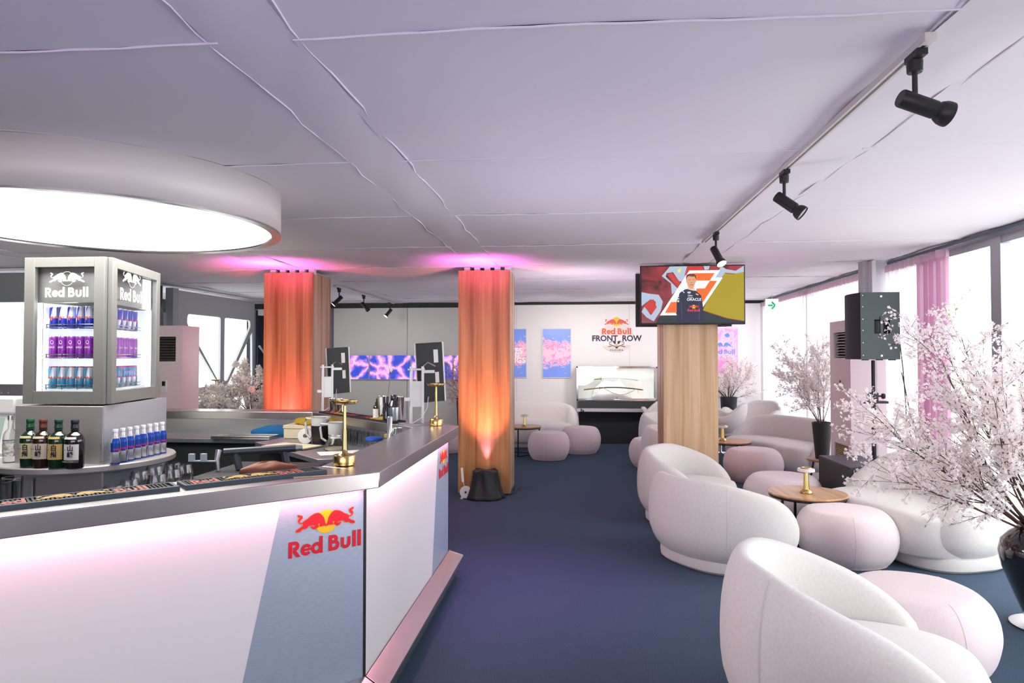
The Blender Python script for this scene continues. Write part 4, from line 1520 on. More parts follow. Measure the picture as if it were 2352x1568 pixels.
table_lamp('small brass lamp with a glass top on the table among the poufs', (1.97, 6.15, 0.425), 1.08)
table_lamp('small brass lamp on the table right of the pale column', (1.99, 9.66, 0.45), 1.05)
table_lamp('small brass lamp on the table before the far sofa', (-0.86, 11.12, 0.47), 0.95)


# swivel chairs with curled wing arms
def wing_chair(label, loc, face):
    t = thing('swivel_chair', label, 'chair', loc, face, 'grey wing-armed swivel chairs')
    NU, NV = 30, 12
    rings_o, rings_i = [], []

    def prof(s, v, off):
        a = R(180 + 128 * s)
        ab = abs(s)
        top = 0.86 - 0.20 * sm(0.15, 0.62, ab) + 0.10 * sm(0.62, 0.85, ab)
        z = 0.36 + (top - 0.36) * v
        rad = 0.20 + 0.20 * math.sin(min(1, v * 1.15) * PI / 2) ** 0.8
        flare = 0.10 * sm(0.55, 1.0, ab) * v * v
        fw = 0.10 * sm(0.5, 0.95, ab) * math.sin(v * PI)
        rad += flare + off
        x = rad * math.cos(a) + fw
        y = rad * math.sin(a) * 1.12
        return (x, y, z)
    mb = MB()
    loops = []
    for i in range(NU + 1):
        s = -1 + 2 * i / NU
        e = min(1, (1 - abs(s)) / 0.22)
        k = math.sqrt(max(0.0, 1 - (1 - e) ** 2))
        vt = 0.35 + 0.65 * k
        vb = 0.30 * (1 - k)
        ring = []
        for j in range(NV):
            v = vb + (vt - vb) * j / (NV - 1)
            ring.append(prof(s, v, 0.03 * k))
        for j in range(NV - 1, -1, -1):
            v = vb + (vt - vb) * j / (NV - 1)
            ring.append(prof(s, v, -0.045 * k - 0.003))
        loops.append(ring)
    mb.loft(loops)
    obj('backrest', mb, boucle_g, t, angle=2.5, sub=1)
    obj('seat', pad(superel(0.30, 0.30, 2.4, 0.06, 0), 0.33, 0.45, 0.05), boucle_g, t, angle=1.0)
    obj('pedestal', MB().lathe([(0.030, 0.04), (0.028, 0.06), (0.026, 0.335)], 20), chrome, t)
    legs = MB()
    for k in range(4):
        a = PI / 4 + k * PI / 2
        legs.tube([(0, 0, 0.05), (0.29 * math.cos(a), 0.29 * math.sin(a), 0.018)], [0.016, 0.010], 8)
    obj('star_base', legs, chrome, t)
    return t


wing_chair('grey swivel chair with curled arms, half hidden by the pale column', (2.32, 11.45, 0), R(160))
wing_chair('grey swivel chair with curled arms turned from the curtains', (2.98, 11.88, 0), R(225))
wing_chair('grey swivel chair beside the display case behind the pale column', (1.64, 12.12, 0), R(-100))


# ------------------------------------------------------------------ blossom plants
def flower_cluster(mb, p, size, rnd):
    """one five-petalled flower of five small quads"""
    n = Vector((rnd.gauss(0, 1), rnd.gauss(0, 1), rnd.gauss(0, 1) + 0.3)).normalized()
    a = n.cross(Vector((0.3, 0.2, 1))).normalized()
    b = n.cross(a)
    vs, fs = [], []
    r0 = rnd.random() * 6
    for k in range(5):
        t0 = r0 + 2 * PI * k / 5
        d = a * math.cos(t0) + b * math.sin(t0)
        e = a * math.cos(t0 + PI / 2) + b * math.sin(t0 + PI / 2)
        i = len(vs)
        vs += [p, p + d * size * 0.55 - e * size * 0.32 + n * size * 0.15, p + d * size + n * size * 0.3, p + d * size * 0.55 + e * size * 0.32 + n * size * 0.15]
        fs.append((i, i + 1, i + 2, i + 3))
    mb.add(vs, fs)


ORG = [Vector((0, 0, 0))]


def clear_spot(p):
    w = p + ORG[0]
    if w.y > 12.98 or w.x > 3.32 or w.z > 2.6:
        return False
    for (a, b, c, d) in ((-3.85, -3.10, 7.85, 8.60), (-1.45, -0.75, 7.85, 8.60), (2.90, 3.5, 7.70, 8.42), (0.9, 1.65, 7.8, 8.6)):
        if a < w.x < b and c < w.y < d:
            return False
    return True


def grow(rnd, start, d, length, rad, branches, flowers, leaves, depth, fsize, dens, twist=0.17, droop=0.0, leafp=0.08):
    n = max(3, int(length / 0.09))
    pts, rs = [start], [rad]
    p = start.copy()
    d = d.normalized()
    for i in range(n):
        d = (d + Vector((rnd.gauss(0, 1), rnd.gauss(0, 1), rnd.gauss(0, 1))) * twist * 0.35 + Vector((0, 0, -droop))).normalized()
        q_ = p + d * (length / n)
        if not clear_spot(q_ + d * 0.02):
            d = (d + Vector((0, 0, 1.2))).normalized()
            q_ = p + d * (length / n)
            if not clear_spot(q_ + d * 0.02):
                break
        p = q_
        pts.append(p.copy())
        rs.append(max(0.0012, rad * (1 - 0.8 * (i + 1) / n)))
        f = (i + 1) / n
        if depth > 0 and f > 0.22:
            for _ in range(2 if rnd.random() < 0.75 else 1):
                sd = (d + Vector((rnd.gauss(0, 1), rnd.gauss(0, 1), rnd.gauss(0, 1))) * 0.50).normalized()
                grow(rnd, p.copy(), sd, length * rnd.uniform(0.22, 0.42) * (1.2 - 0.5 * f), rs[-1] * 0.6, branches, flowers, leaves, depth - 1, fsize, dens, twist, droop, leafp)
        if f > 0.3 or depth == 0:
            for _ in range(int(dens * (1.6 if depth == 0 else 0.7) + rnd.random())):
                q = p + Vector((rnd.gauss(0, 1), rnd.gauss(0, 1), rnd.gauss(0, 1))) * fsize * 0.9
                flower_cluster(flowers, q, fsize * rnd.uniform(0.7, 1.15), rnd)
            if rnd.random() < leafp:
                q = p + d * 0.01
                e = Vector((rnd.gauss(0, 1), rnd.gauss(0, 1), rnd.gauss(0, 1))).normalized()
                u = (d + e * 0.6).normalized() * fsize * 1.9
                w = u.cross(e).normalized() * fsize * 0.45
                leaves.add([q, q + u * 0.5 + w, q + u, q + u * 0.5 - w], [(0, 1, 2, 3)])
    branches.tube(pts, rs, 5 if rad > 0.004 else 4)


def blossom(label, loc, dirs, seed, petals, fsize, dens, r0, rad, depth=2, pot=None, zpot=0.5, name='blossom_arrangement', spread=0.05, droop=0.0):
    rnd = random.Random(seed)
    ORG[0] = Vector(loc)
    t = thing(name, label, 'plant', loc)
    if pot:
        pot(t)
    for d, ln in dirs:
        B, Fm, Lm = MB(), MB(), MB()
        d = Vector(d)
        st = Vector((d.x * spread, d.y * spread, zpot))
        grow(rnd, st, d, ln, rad * rnd.uniform(0.7, 1.1), B, Fm, Lm, depth, fsize, dens, droop=droop)
        br = obj('branch', B, bark, t)
        if Fm.f:
            obj('blossoms', Fm, petals, br, smooth=False, kind='stuff')
        if Lm.f:
            obj('leaves', Lm, leafm, br, smooth=False, kind='stuff')
    return t


def dirs_fan(rnd, n, lo, hi, ln, lx=(-1, 1), up=0.6):
    out = []
    for i in range(n):
        az = rnd.uniform(lo, hi)
        el = rnd.uniform(0.15, 1.0) * up
        out.append(((math.cos(az) * math.cos(el * PI / 2), math.sin(az) * math.cos(el * PI / 2), math.sin(el * PI / 2)), ln * rnd.uniform(0.75, 1.05)))
    return out


def vase_big(t):
    obj('vase', MB().lathe([(0.0, 0.010), (0.105, 0.010), (0.115, 0.03), (0.175, 0.18), (0.235, 0.34), (0.250, 0.43), (0.235, 0.50), (0.19, 0.55), (0.155, 0.575), (0.150, 0.60), (0.165, 0.625), (0.158, 0.625), (0.140, 0.60), (0.13, 0.5)], 64, cap=False), ceramic, t, angle=1.2)
    obj('saucer', MB().lathe([(0.0, 0.0), (0.185, 0.0), (0.20, 0.010), (0.195, 0.012), (0.0, 0.010)], 48), steel_dull, t)


rb = random.Random(11)
D = [((-0.98, 0.10, 0.62), 0.98), ((-0.80, 0.25, 0.75), 1.10), ((-0.92, -0.1, 0.85), 0.85), ((-0.55, 0.35, 0.95), 1.15), ((-0.35, 0.2, 1.1), 1.25), ((-0.12, 0.35, 1.1), 1.35),
     ((-0.05, -0.1, 1.1), 1.25), ((-0.55, -0.15, 0.80), 0.95), ((0.15, 0.2, 1.0), 1.3), ((-0.75, 0.55, 0.65), 1.1), ((-0.30, -0.3, 0.9), 0.95),
     ((0.4, 0.1, 0.8), 1.1), ((-0.55, 0.05, 0.70), 0.85), ((-0.15, -0.25, 0.8), 0.85), ((0.3, -0.3, 0.7), 0.9), ((-0.25, 0.0, 0.6), 0.7), ((0.0, -0.3, 0.6), 0.6), ((-0.5, 0.3, 0.6), 0.85), ((0.1, 0.4, 0.9), 1.1)]
blossom('large spray of pale pink cherry blossom in a glossy black vase by the window', (2.78, 4.36, 0), D, 21, petal, 0.0130, 2.2, 0.5, 0.010, depth=2, pot=vase_big, zpot=0.54, spread=0.09, droop=-0.006)


def pot_tall(h, r0=0.10, r1=0.145):
    def f(t):
        obj('pot', MB().lathe([(0.0, 0.0), (r0, 0.0), (r0 + 0.004, 0.01), (r1, h - 0.02), (r1 + 0.004, h), (r1 - 0.01, h), (r1 - 0.015, h - 0.06), (0, h - 0.06)], 40), potblack, t, angle=0.8)
    return f


blossom('bush of blossom twigs in a matt black pot between the curtains and the poster', (2.72, 12.66, 0), dirs_fan(random.Random(3), 16, 0, 2 * PI, 0.72, up=0.92), 31, petal, 0.015, 1.6, 0.5, 0.007, depth=2, pot=pot_tall(0.88), zpot=0.84, spread=0.06)
st = thing('plant_stool', 'low round wooden stool under the potted blossom beside the tall air conditioner', 'stool', (3.02, 8.82, 0))
obj('stool_top', MB().lathe([(0, 0.315), (0.17, 0.315), (0.18, 0.322), (0.18, 0.336), (0.172, 0.343), (0, 0.343)], 40), mat('stool_wood', (0.42, 0.20, 0.10), 0.4), st)
for k in range(3):
    a = 2 * PI * k / 3 + 0.4
    obj('leg', MB().tube([(0.10 * math.cos(a), 0.10 * math.sin(a), 0.316), (0.16 * math.cos(a), 0.16 * math.sin(a), 0.0)], [0.014, 0.011], 8), blackm, st)
blossom('upright blossom twigs in a tapered black pot on the wooden stool', (3.02, 8.82, 0.343), [((a * 0.42, b * 0.42, 1.0), l) for a, b, l in [(-1, 0, .85), (-.7, .6, .9), (-.6, -.7, .8), (0, 1, .9), (0, -1, .8), (.5, .5, .85), (-.3, .2, 1.0), (-.2, -.3, .95), (-1.3, .3, .75), (-1.5, -.3, .6), (.3, -.5, .8), (-.9, .9, .7)]], 41, petal, 0.013, 1.8, 0.5, 0.006, depth=2, pot=pot_tall(0.45, 0.075, 0.115), zpot=0.42, spread=0.05)
blossom('dusky blossom twigs peeping out from behind the aisle column', (-2.11, 12.62, 0), dirs_fan(random.Random(8), 10, 0, 2 * PI, 0.72, up=0.9), 51, petalb, 0.015, 1.0, 0.5, 0.006, depth=2, pot=pot_tall(0.86, 0.10, 0.14), zpot=0.84, spread=0.05)
blossom('white blossom bush between the pink cabinet and the orange-lit column', (-4.22, 8.55, 0), dirs_fan(random.Random(9), 26, 0, 2 * PI, 0.64, up=0.9), 61, petalw, 0.015, 3.4, 0.5, 0.006, depth=2, pot=pot_tall(0.90, 0.10, 0.15), zpot=0.86, spread=0.05)


# ------------------------------------------------------------------ PA speaker on its pole, subwoofer
sb = thing('subwoofer', 'black subwoofer cabinet with a curved front behind the window sofa, carrying the speaker pole', 'speaker', (2.87, 7.12, 0))
pl = [(-0.34, -0.46), (-0.15, -0.34), (0.05, -0.30), (0.30, -0.32), (0.30, 0.38), (-0.34, 0.38)]
obj('cabinet', MB().prism(pl, 0.02, 0.56), mat('black_texture', (0.030, 0.031, 0.034), 0.55, bump=(300, 0.3)), sb, bevel=0.008)
obj('top_sheet', MB().prism([(x * 0.985, y * 0.985) for x, y in pl], 0.56, 0.568), mat('slate_top', (0.07, 0.068, 0.085), 0.45), sb, bevel=0.002)
obj('feet', MB().box(-0.30, -0.22, 0.2, 0.28, 0, 0.02).box(0.2, 0.28, 0.2, 0.28, 0, 0.02).box(-0.30, -0.25, -0.38, -0.33, 0, 0.02).box(0.2, 0.26, -0.28, -0.22, 0, 0.02), black, sb, smooth=False)
sp = thing('speaker_pole', 'black steel pole between the subwoofer and the loudspeaker', 'stand', (2.927, 7.10, 0.568))
obj('pole', MB().tube([(0, 0, 0), (0, 0, 0.60)], 0.021, 16).tube([(0, 0, 0.60), (0, 0, 1.00)], 0.017, 16), blackm, sp)
obj('clamp', MB().box(-0.045, 0.035, -0.035, 0.03, 0.60, 0.68).tube([(-0.03, -0.036, 0.645), (-0.03, 0.03, 0.645)], 0.034, 16), blackm, sp, bevel=0.004)
obj('tray', MB().box(-0.11, 0.12, -0.06, 0.05, 0.575, 0.598), blackm, sp, bevel=0.005)
kb = MB().lathe([(0.008, 0), (0.010, 0.05), (0.026, 0.052), (0.028, 0.062), (0.026, 0.074), (0, 0.076)], 14).xf(Matrix.Translation((0.03, 0, 0.645)) @ Matrix.Rotation(PI / 2, 4, 'Y'))
obj('knob', kb, black, sp)
sk = thing('loudspeaker', 'black loudspeaker cabinet with a recessed carry handle, on top of the pole', 'speaker', (2.915, 7.10, 1.568))
spm = mat('speaker_skin', (0.055, 0.075, 0.080), 0.5, bump=(400, 0.25))
hx = 0.182
bodyv = MB()
# cabinet tapering to the back (+X is the back), the handle recess on the side facing the room
x0, x1, y0, y1, z0, z1 = -hx, hx, -0.20, 0.18, 0.01, 0.66
hxa, hxb, hza, hzb = -0.055, 0.090, 0.26, 0.395
xs_, zs_ = [x0, hxa, hxb, x1], [z0, hza, hzb, z1]
for i in range(3):
    for j in range(3):
        if i == 1 and j == 1:
            continue
        bodyv.add([(xs_[i], y0, zs_[j]), (xs_[i + 1], y0, zs_[j]), (xs_[i + 1], y0, zs_[j + 1]), (xs_[i], y0, zs_[j + 1])], [(0, 1, 2, 3)])
bodyv.add([(x0, y0, z0), (x1, y0, z0), (x1, y1, z0), (x0, y1, z0), (x0, y0, z1), (x1, y0, z1), (x1, y1, z1), (x0, y1, z1)],
          [(0, 3, 2, 1), (4, 5, 6, 7), (1, 2, 6, 5), (2, 3, 7, 6), (3, 0, 4, 7)])
obj('cabinet', bodyv, spm, sk, smooth=False)
obj('handle_recess', MB().add([(hxa, y0, hza), (hxb, y0, hza), (hxb, y0, hzb), (hxa, y0, hzb), (hxa + .01, y0 + 0.07, hza + .01), (hxb - .01, y0 + 0.07, hza + .01), (hxb - .01, y0 + 0.07, hzb - .01), (hxa + .01, y0 + 0.07, hzb - .01)],
                              [(4, 5, 6, 7), (0, 4, 7, 3), (1, 2, 6, 5), (0, 1, 5, 4), (3, 7, 6, 2)]), black, sk, smooth=False)
obj('handle', MB().box(-0.004, 0.026, y0 - 0.008, y0 + 0.012, 0.235, 0.425), spm, sk, bevel=0.005)
grille = mat('speaker_grille', (0.030, 0.028, 0.038), 0.6, bump=(260, 0.8))
g = MB()
n = 8
gp = [(-hx - 0.030 * math.sin(PI * k / n) - 0.004, y0 + (y1 - y0) * k / n) for k in range(n + 1)]
g.loft([[(x, y, z) for x, y in gp] for z in (0.012, 0.658)], closed=False, cap=False)
g.add([(x, y, 0.658) for x, y in gp] + [(-hx, y0, 0.658), (-hx, y1, 0.658)], [tuple([n + 1] + list(range(n + 1)) + [n + 2])])
g.add([(x, y, 0.012) for x, y in gp] + [(-hx, y0, 0.012), (-hx, y1, 0.012)], [tuple([n + 1] + list(range(n + 1)) + [n + 2])])
obj('grille', g, grille, sk)
scr = MB()
for (x, z) in [(-0.16, 0.05), (-0.16, 0.17), (-0.16, 0.29), (-0.16, 0.40), (-0.16, 0.52), (-0.16, 0.63)]:
    scr.box(x - 0.003, x + 0.003, y0 - 0.001, y0, z - 0.003, z + 0.003)
obj('screws', scr, chrome, sk, smooth=False)
for z in (0.045, 0.62):
    obj('flying_point', MB().lathe([(0, 0), (0.010, 0), (0.010, 0.003), (0.004, 0.004), (0.0, 0.002)], 16).xf(Matrix.Translation((0.01, y0, z)) @ Matrix.Rotation(PI / 2, 4, 'X')), chrome, sk)
obj('feet', MB().box(-0.15, -0.10, -0.18, -0.13, 0, 0.012).box(0.10, 0.15, -0.18, -0.13, 0, 0.012).box(0.1, 0.15, 0.1, 0.15, 0, 0.012), black, sk, smooth=False)
cb = [(3.10, 7.12, 1.99), (3.14, 7.10, 1.98), (3.17, 7.08, 1.80), (3.19, 7.05, 1.45), (3.21, 7.05, 1.1), (3.19, 7.0, 0.95), (3.24, 6.95, 0.75), (3.27, 6.95, 0.4), (3.28, 6.95, 0.02)]
tag(obj('speaker_cable', MB().tube(cb, 0.0045, 6).tube([(3.17, 7.04, 1.45), (3.23, 7.03, 1.1), (3.27, 7.0, 0.85), (3.30, 6.98, 0.5), (3.31, 6.98, 0.02)], 0.0045, 6), black), 'thin dark cable hanging from the back of the loudspeaker to the floor', 'cable')


# ------------------------------------------------------------------ floor-standing air conditioners
def louvres(mb, x0, x1, z0, z1, n, y, d=0.02):
    for k in range(n):
        z = z0 + (z1 - z0) * (k + 0.5) / n
        mb.add([(x0, y, z - 0.004), (x1, y, z - 0.004), (x1, y + d, z + 0.010), (x0, y + d, z + 0.010), (x0, y, z + 0.002), (x1, y, z + 0.002), (x1, y + d, z + 0.016), (x0, y + d, z + 0.016)],
               [(0, 1, 5, 4), (3, 7, 6, 2), (0, 3, 2, 1), (4, 5, 6, 7), (0, 4, 7, 3), (1, 2, 6, 5)])
    return mb


def aircon(label, loc, rz, w, dpt, h, ctrl=True):
    """front faces local -Y, width along X"""
    t = thing('air_conditioner', label, 'air conditioner', loc, rz, 'floor-standing air conditioners')
    v1 = (w * 0.18, w * 0.86, h - 0.42, h - 0.13)
    v2 = (w * 0.22, w * 0.86, 0.10, 0.62)
    b = MB()
    xs = [0, v1[0], v1[1], w]
    # front sheet with the two openings
    b.box(0, v1[0], 0, 0.02, 0, h).box(v1[1], w, 0, 0.02, 0, h)
    b.box(v1[0], v1[1], 0, 0.02, v1[3], h).box(v1[0], v1[1], 0, 0.02, v2[3], v1[2]).box(v1[0], v1[1], 0, 0.02, 0, v2[2])
    b.box(0, 0.02, 0.02, dpt, 0, h).box(w - 0.02, w, 0.02, dpt, 0, h).box(0.02, w - 0.02, 0.02, dpt, h - 0.02, h).box(0.02, w - 0.02, dpt - 0.02, dpt, 0, h - 0.02)
    obj('casing', b, pink_lit_paint, t, smooth=False)
    obj('cavity', MB().box(0.022, w - 0.022, 0.09, 0.10, 0.03, h - 0.03), mat('vent_dark', (0.10, 0.075, 0.06), 0.6), t, smooth=False)
    lv = obj('air_vent', MB().box(v1[0], v1[0] + 0.012, 0.004, 0.05, v1[2], v1[3]).box(v1[1] - 0.012, v1[1], 0.004, 0.05, v1[2], v1[3]), white_p, t, smooth=False)
    for k in range(9):
        z = v1[2] + (v1[3] - v1[2]) * (k + 0.5) / 9
        obj('louvre', louvres(MB(), v1[0] + 0.012, v1[1] - 0.012, z - 0.004, z + 0.004, 1, 0.02, 0.03), steel_dull, lv, smooth=False)
    gr = obj('intake_grille', louvres(MB(), v2[0], v2[1], v2[2], v2[3], 26, 0.012, 0.02), mat('brass_grille', (0.55, 0.42, 0.20), 0.35, 0.7), t, smooth=False, kind='stuff')
    if ctrl:
        c = obj('control_panel', MB().box(w * 0.5, w * 0.5 + 0.07, -0.012, 0, h * 0.60, h * 0.60 + 0.15), white_p, t, bevel=0.003)
        obj('screen', MB().box(w * 0.5 + 0.015, w * 0.5 + 0.055, -0.014, -0.012, h * 0.60 + 0.08, h * 0.60 + 0.135), black, c, smooth=False)
    return t


aircon('tall pink-lit air conditioner with a brass-coloured lower grille, behind the loudspeaker', (2.963, 8.36, 0), R(-90), 0.60, 0.37, 2.01)
aircon('pink-lit air conditioner between the drinks fridge and the back-lit wall', (-5.12, 7.60, 0), R(0), 0.51, 0.36, 1.97)

# ------------------------------------------------------------------ televisions on the pale column
def quads(parent, name, polys, m, y, X, Z):
    """flat picture pieces on a screen; polygons in 0..1 picture coordinates (v down)"""
    x0, x1 = X
    z0, z1 = Z
    for p in polys:
        f = lambda u, v, o: (x0 + (x1 - x0) * u, y, z1 - (z1 - z0) * v)
        o = obj(name, poly_mesh([p], f, 0), m, parent, smooth=False)
    return o


TW, TH = 1.15, 0.665
tv = thing('television', 'television on the pale column, showing a racing driver before an orange emblem', 'television', (1.285, 7.80, 1.965))
obj('bezel', MB().box(-TW / 2, TW / 2, -0.012, 0.035, 0, TH), black, tv, bevel=0.004)
scx, scz = (-TW / 2 + 0.012, TW / 2 - 0.012), (0.018, TH - 0.012)
ems = lambda n, c, s=0.85: emis('screen_' + n, c, s)
scr_m = bpy.data.materials.new('screen_background')
scr_m.use_nodes = True
n_ = scr_m.node_tree.nodes
l_ = scr_m.node_tree.links
b_ = n_['Principled BSDF']
b_.inputs['Base Color'].default_value = (0.02, 0.02, 0.02, 1)
b_.inputs['Roughness'].default_value = 0.12
tc_ = n_.new('ShaderNodeTexCoord')
nz_ = n_.new('ShaderNodeTexNoise')
nz_.inputs['Scale'].default_value = 4.5
nz_.inputs['Detail'].default_value = 1.5
nz_.inputs['Distortion'].default_value = 0.8
rp_ = n_.new('ShaderNodeValToRGB')
rp_.color_ramp.elements[0].position = 0.36
rp_.color_ramp.elements[0].color = (0.03, 0.012, 0.012, 1)
rp_.color_ramp.elements[1].position = 0.66
rp_.color_ramp.elements[1].color = (0.24, 0.03, 0.035, 1)
l_.new(tc_.outputs['Object'], nz_.inputs['Vector'])
l_.new(nz_.outputs['Fac'], rp_.inputs[0])
l_.new(rp_.outputs[0], b_.inputs['Emission Color'])
b_.inputs['Emission Strength'].default_value = 0.85
sc_ = obj('screen', MB().box(scx[0], scx[1], -0.0135, -0.012, scz[0], scz[1]), scr_m, tv, smooth=False)
Y0 = -0.0140
quads(sc_, 'pale_shape', [
    [(0.20, 0.17), (0.28, 0.0), (0.46, 0.0), (0.42, 0.28), (0.37, 0.26), (0.31, 0.10), (0.25, 0.12), (0.24, 0.18), (0.36, 0.40), (0.30, 0.50), (0.29, 0.30)],
    [(0.0, 0.45), (0.08, 0.48), (0.17, 0.50), (0.21, 0.62), (0.19, 0.78), (0.12, 0.97), (0.05, 0.90), (0.0, 0.80), (0.03, 0.70), (0.09, 0.86), (0.14, 0.74), (0.14, 0.62), (0.09, 0.58), (0.03, 0.66), (0.0, 0.70)],
    [(0.78, 0.0), (0.83, 0.06), (0.92, 0.09), (1.0, 0.0), (1.0, 0.11), (0.92, 0.14), (0.82, 0.12), (0.78, 0.22), (0.72, 0.22)],
    [(0.61, 0.0), (0.67, 0.0), (0.66, 0.06), (0.62, 0.07)]], ems('pale', (0.30, 0.36, 0.46)), Y0, scx, scz)
quads(sc_, 'red_patch', [[(0.02, 0.70), (0.08, 0.60), (0.12, 0.58), (0.15, 0.72), (0.10, 0.85)], [(0.25, 0.14), (0.30, 0.11), (0.38, 0.28), (0.36, 0.36)], [(0.45, 0.0), (0.60, 0.0), (0.61, 0.08), (0.46, 0.10), (0.42, 0.18)]], ems('red', (0.40, 0.03, 0.025)), Y0 - 0.0004, scx, scz)
quads(sc_, 'olive_field', [[(0.81, 0.13), (0.90, 0.15), (1.0, 0.11), (1.0, 0.97), (0.84, 0.92), (0.60, 0.78), (0.63, 0.66), (0.79, 0.22)]], ems('olive', (0.27, 0.21, 0.005)), Y0, scx, scz)
quads(sc_, 'dark_floor', [[(0.18, 0.88), (0.40, 0.86), (0.60, 0.80), (0.84, 0.93), (1.0, 0.98), (1.0, 1.0), (0.14, 1.0)]], ems('dark', (0.014, 0.022, 0.028)), Y0 - 0.0002, scx, scz)
quads(sc_, 'yellow_mark', [[(0.355, 0.07), (0.395, 0.03), (0.38, 0.11), (0.362, 0.11)]], ems('yellow', (0.65, 0.55, 0.05)), Y0 - 0.0006, scx, scz)
quads(sc_, 'emblem_outline', [[(0.18, 0.865), (0.47, 0.075), (0.77, 0.075), (0.725, 0.205), (0.795, 0.205), (0.60, 0.73), (0.55, 0.73), (0.30, 0.73), (0.35, 0.865)]], ems('white', (0.62, 0.68, 0.78)), Y0 - 0.0006, scx, scz)
quads(sc_, 'emblem_fill', [[(0.50, 0.125), (0.715, 0.125), (0.67, 0.255), (0.46, 0.255)], [(0.67, 0.262), (0.74, 0.262), (0.60, 0.64), (0.52, 0.64), (0.54, 0.395), (0.62, 0.395)],
     [(0.29, 0.63), (0.36, 0.63), (0.36, 0.82), (0.23, 0.82)]], ems('orange', (0.85, 0.10, 0.012)), Y0 - 0.0010, scx, scz)
# the driver shown on the screen (a flat picture)
quads(sc_, 'overalls', [[(0.345, 0.99), (0.345, 0.62), (0.375, 0.47), (0.43, 0.405), (0.50, 0.40), (0.545, 0.45), (0.585, 0.52), (0.60, 0.68), (0.61, 0.99)]], ems('navy', (0.012, 0.014, 0.040)), Y0 - 0.0014, scx, scz)
quads(sc_, 'collar', [[(0.445, 0.40), (0.455, 0.375), (0.525, 0.39), (0.52, 0.44), (0.48, 0.42)]], ems('cream', (0.55, 0.40, 0.28)), Y0 - 0.0018, scx, scz)
skin = ems('skin', (0.50, 0.24, 0.13))
quads(sc_, 'face', [[(0.438, 0.20), (0.445, 0.165), (0.47, 0.145), (0.51, 0.15), (0.53, 0.18), (0.537, 0.23), (0.535, 0.28), (0.525, 0.30), (0.518, 0.36), (0.505, 0.40), (0.475, 0.395), (0.455, 0.36), (0.447, 0.30), (0.438, 0.27)]], skin, Y0 - 0.0022, scx, scz)
quads(sc_, 'hair', [[(0.443, 0.235), (0.438, 0.19), (0.445, 0.15), (0.475, 0.130), (0.515, 0.135), (0.535, 0.165), (0.538, 0.23), (0.530, 0.22), (0.522, 0.18), (0.50, 0.185), (0.465, 0.175), (0.450, 0.19)]], ems('brown', (0.09, 0.035, 0.015)), Y0 - 0.0026, scx, scz)
quads(sc_, 'facial_feature', [[(0.463, 0.235), (0.482, 0.232), (0.482, 0.240), (0.463, 0.243)], [(0.502, 0.232), (0.520, 0.235), (0.520, 0.243), (0.502, 0.240)], [(0.486, 0.285), (0.500, 0.285), (0.498, 0.292), (0.488, 0.292)],
     [(0.475, 0.325), (0.510, 0.325), (0.508, 0.334), (0.478, 0.334)]], ems('feature', (0.16, 0.055, 0.03)), Y0 - 0.0028, scx, scz)
quads(sc_, 'arm_seam', [[(0.385, 0.60), (0.390, 0.60), (0.400, 0.95), (0.395, 0.95)], [(0.560, 0.62), (0.564, 0.62), (0.568, 0.95), (0.562, 0.95)]], ems('seam', (0.05, 0.06, 0.10)), Y0 - 0.0018, scx, scz)
quads(sc_, 'badge', [[(0.39, 0.425), (0.40, 0.42), (0.425, 0.465), (0.418, 0.475)], [(0.45, 0.45), (0.485, 0.45), (0.482, 0.475), (0.468, 0.485), (0.452, 0.475)], [(0.455, 0.505), (0.50, 0.515), (0.50, 0.528), (0.455, 0.52)],
     [(0.455, 0.538), (0.505, 0.55), (0.505, 0.558), (0.455, 0.548)], [(0.352, 0.53), (0.37, 0.52), (0.37, 0.54), (0.352, 0.55)], [(0.352, 0.57), (0.372, 0.56), (0.372, 0.58), (0.352, 0.59)]], ems('badge', (0.45, 0.45, 0.5)), Y0 - 0.0019, scx, scz)
quads(sc_, 'yellow_badge', [[(0.352, 0.605), (0.37, 0.60), (0.37, 0.63), (0.352, 0.635)], [(0.53, 0.48), (0.56, 0.50), (0.555, 0.515), (0.535, 0.50)]], ems('yellow', (0.65, 0.55, 0.05)), Y0 - 0.0019, scx, scz)
sw, sh_ = scx[1] - scx[0], scz[1] - scz[0]


flat_text(sc_, 'lettering', 'ORACLE', ems('text', (0.65, 0.65, 0.7)), scx[0] + sw * 0.515, Y0 - 0.002, scz[1] - sh_ * 0.59, 0.042, 0.0008)
tm = (ems('logo_red', (0.55, 0.03, 0.02)), ems('logo_yellow', (0.75, 0.40, 0.02)), ems('logo_orange', (0.7, 0.15, 0.02)))
lg = obj('chest_logo', MB().box(0, 0.001, Y0 - 0.0016, Y0 - 0.0015, scz[1] - sh_ * 0.75, scz[1] - sh_ * 0.749), tm[0], sc_, smooth=False)
logo_fn = frame_fn((scx[0] + sw * 0.452, Y0 - 0.0018, scz[1] - sh_ * 0.80), (1, 0, 0), (0, 0, 1), (0, -0.4, 0), 0.135)
lx = poly_mesh([bull_poly(), bull_poly(True)] + rb_letters(), logo_fn, 0.002)
obj('chest_lettering', lx, tm[0], sc_, smooth=False)
obj('chest_sun', poly_mesh([arc(0.5, 0.395, 0.152, 0.152, 0, 350, 30)], logo_fn, 0.0), tm[1], sc_, smooth=False)
bpy.data.objects.remove(lg)
obj('sensor', MB().box(0.31, 0.43, -0.005, 0.03, -0.022, 0.0), blackm, tv, bevel=0.003)
obj('bracket', MB().box(-0.25, 0.25, 0.035, 0.10, 0.15, 0.5), blackm, tv, smooth=False)
tv2 = thing('television', 'second television seen edge-on at the left of the pale column, facing away', 'television', (1.28, 8.60, 1.975))
obj('bezel', MB().box(-0.555, 0.555, -0.01, 0.035, 0, 0.665), black, tv2, bevel=0.004)
obj('bracket', MB().box(-0.2, 0.2, -0.08, -0.01, 0.15, 0.5), blackm, tv2, smooth=False)
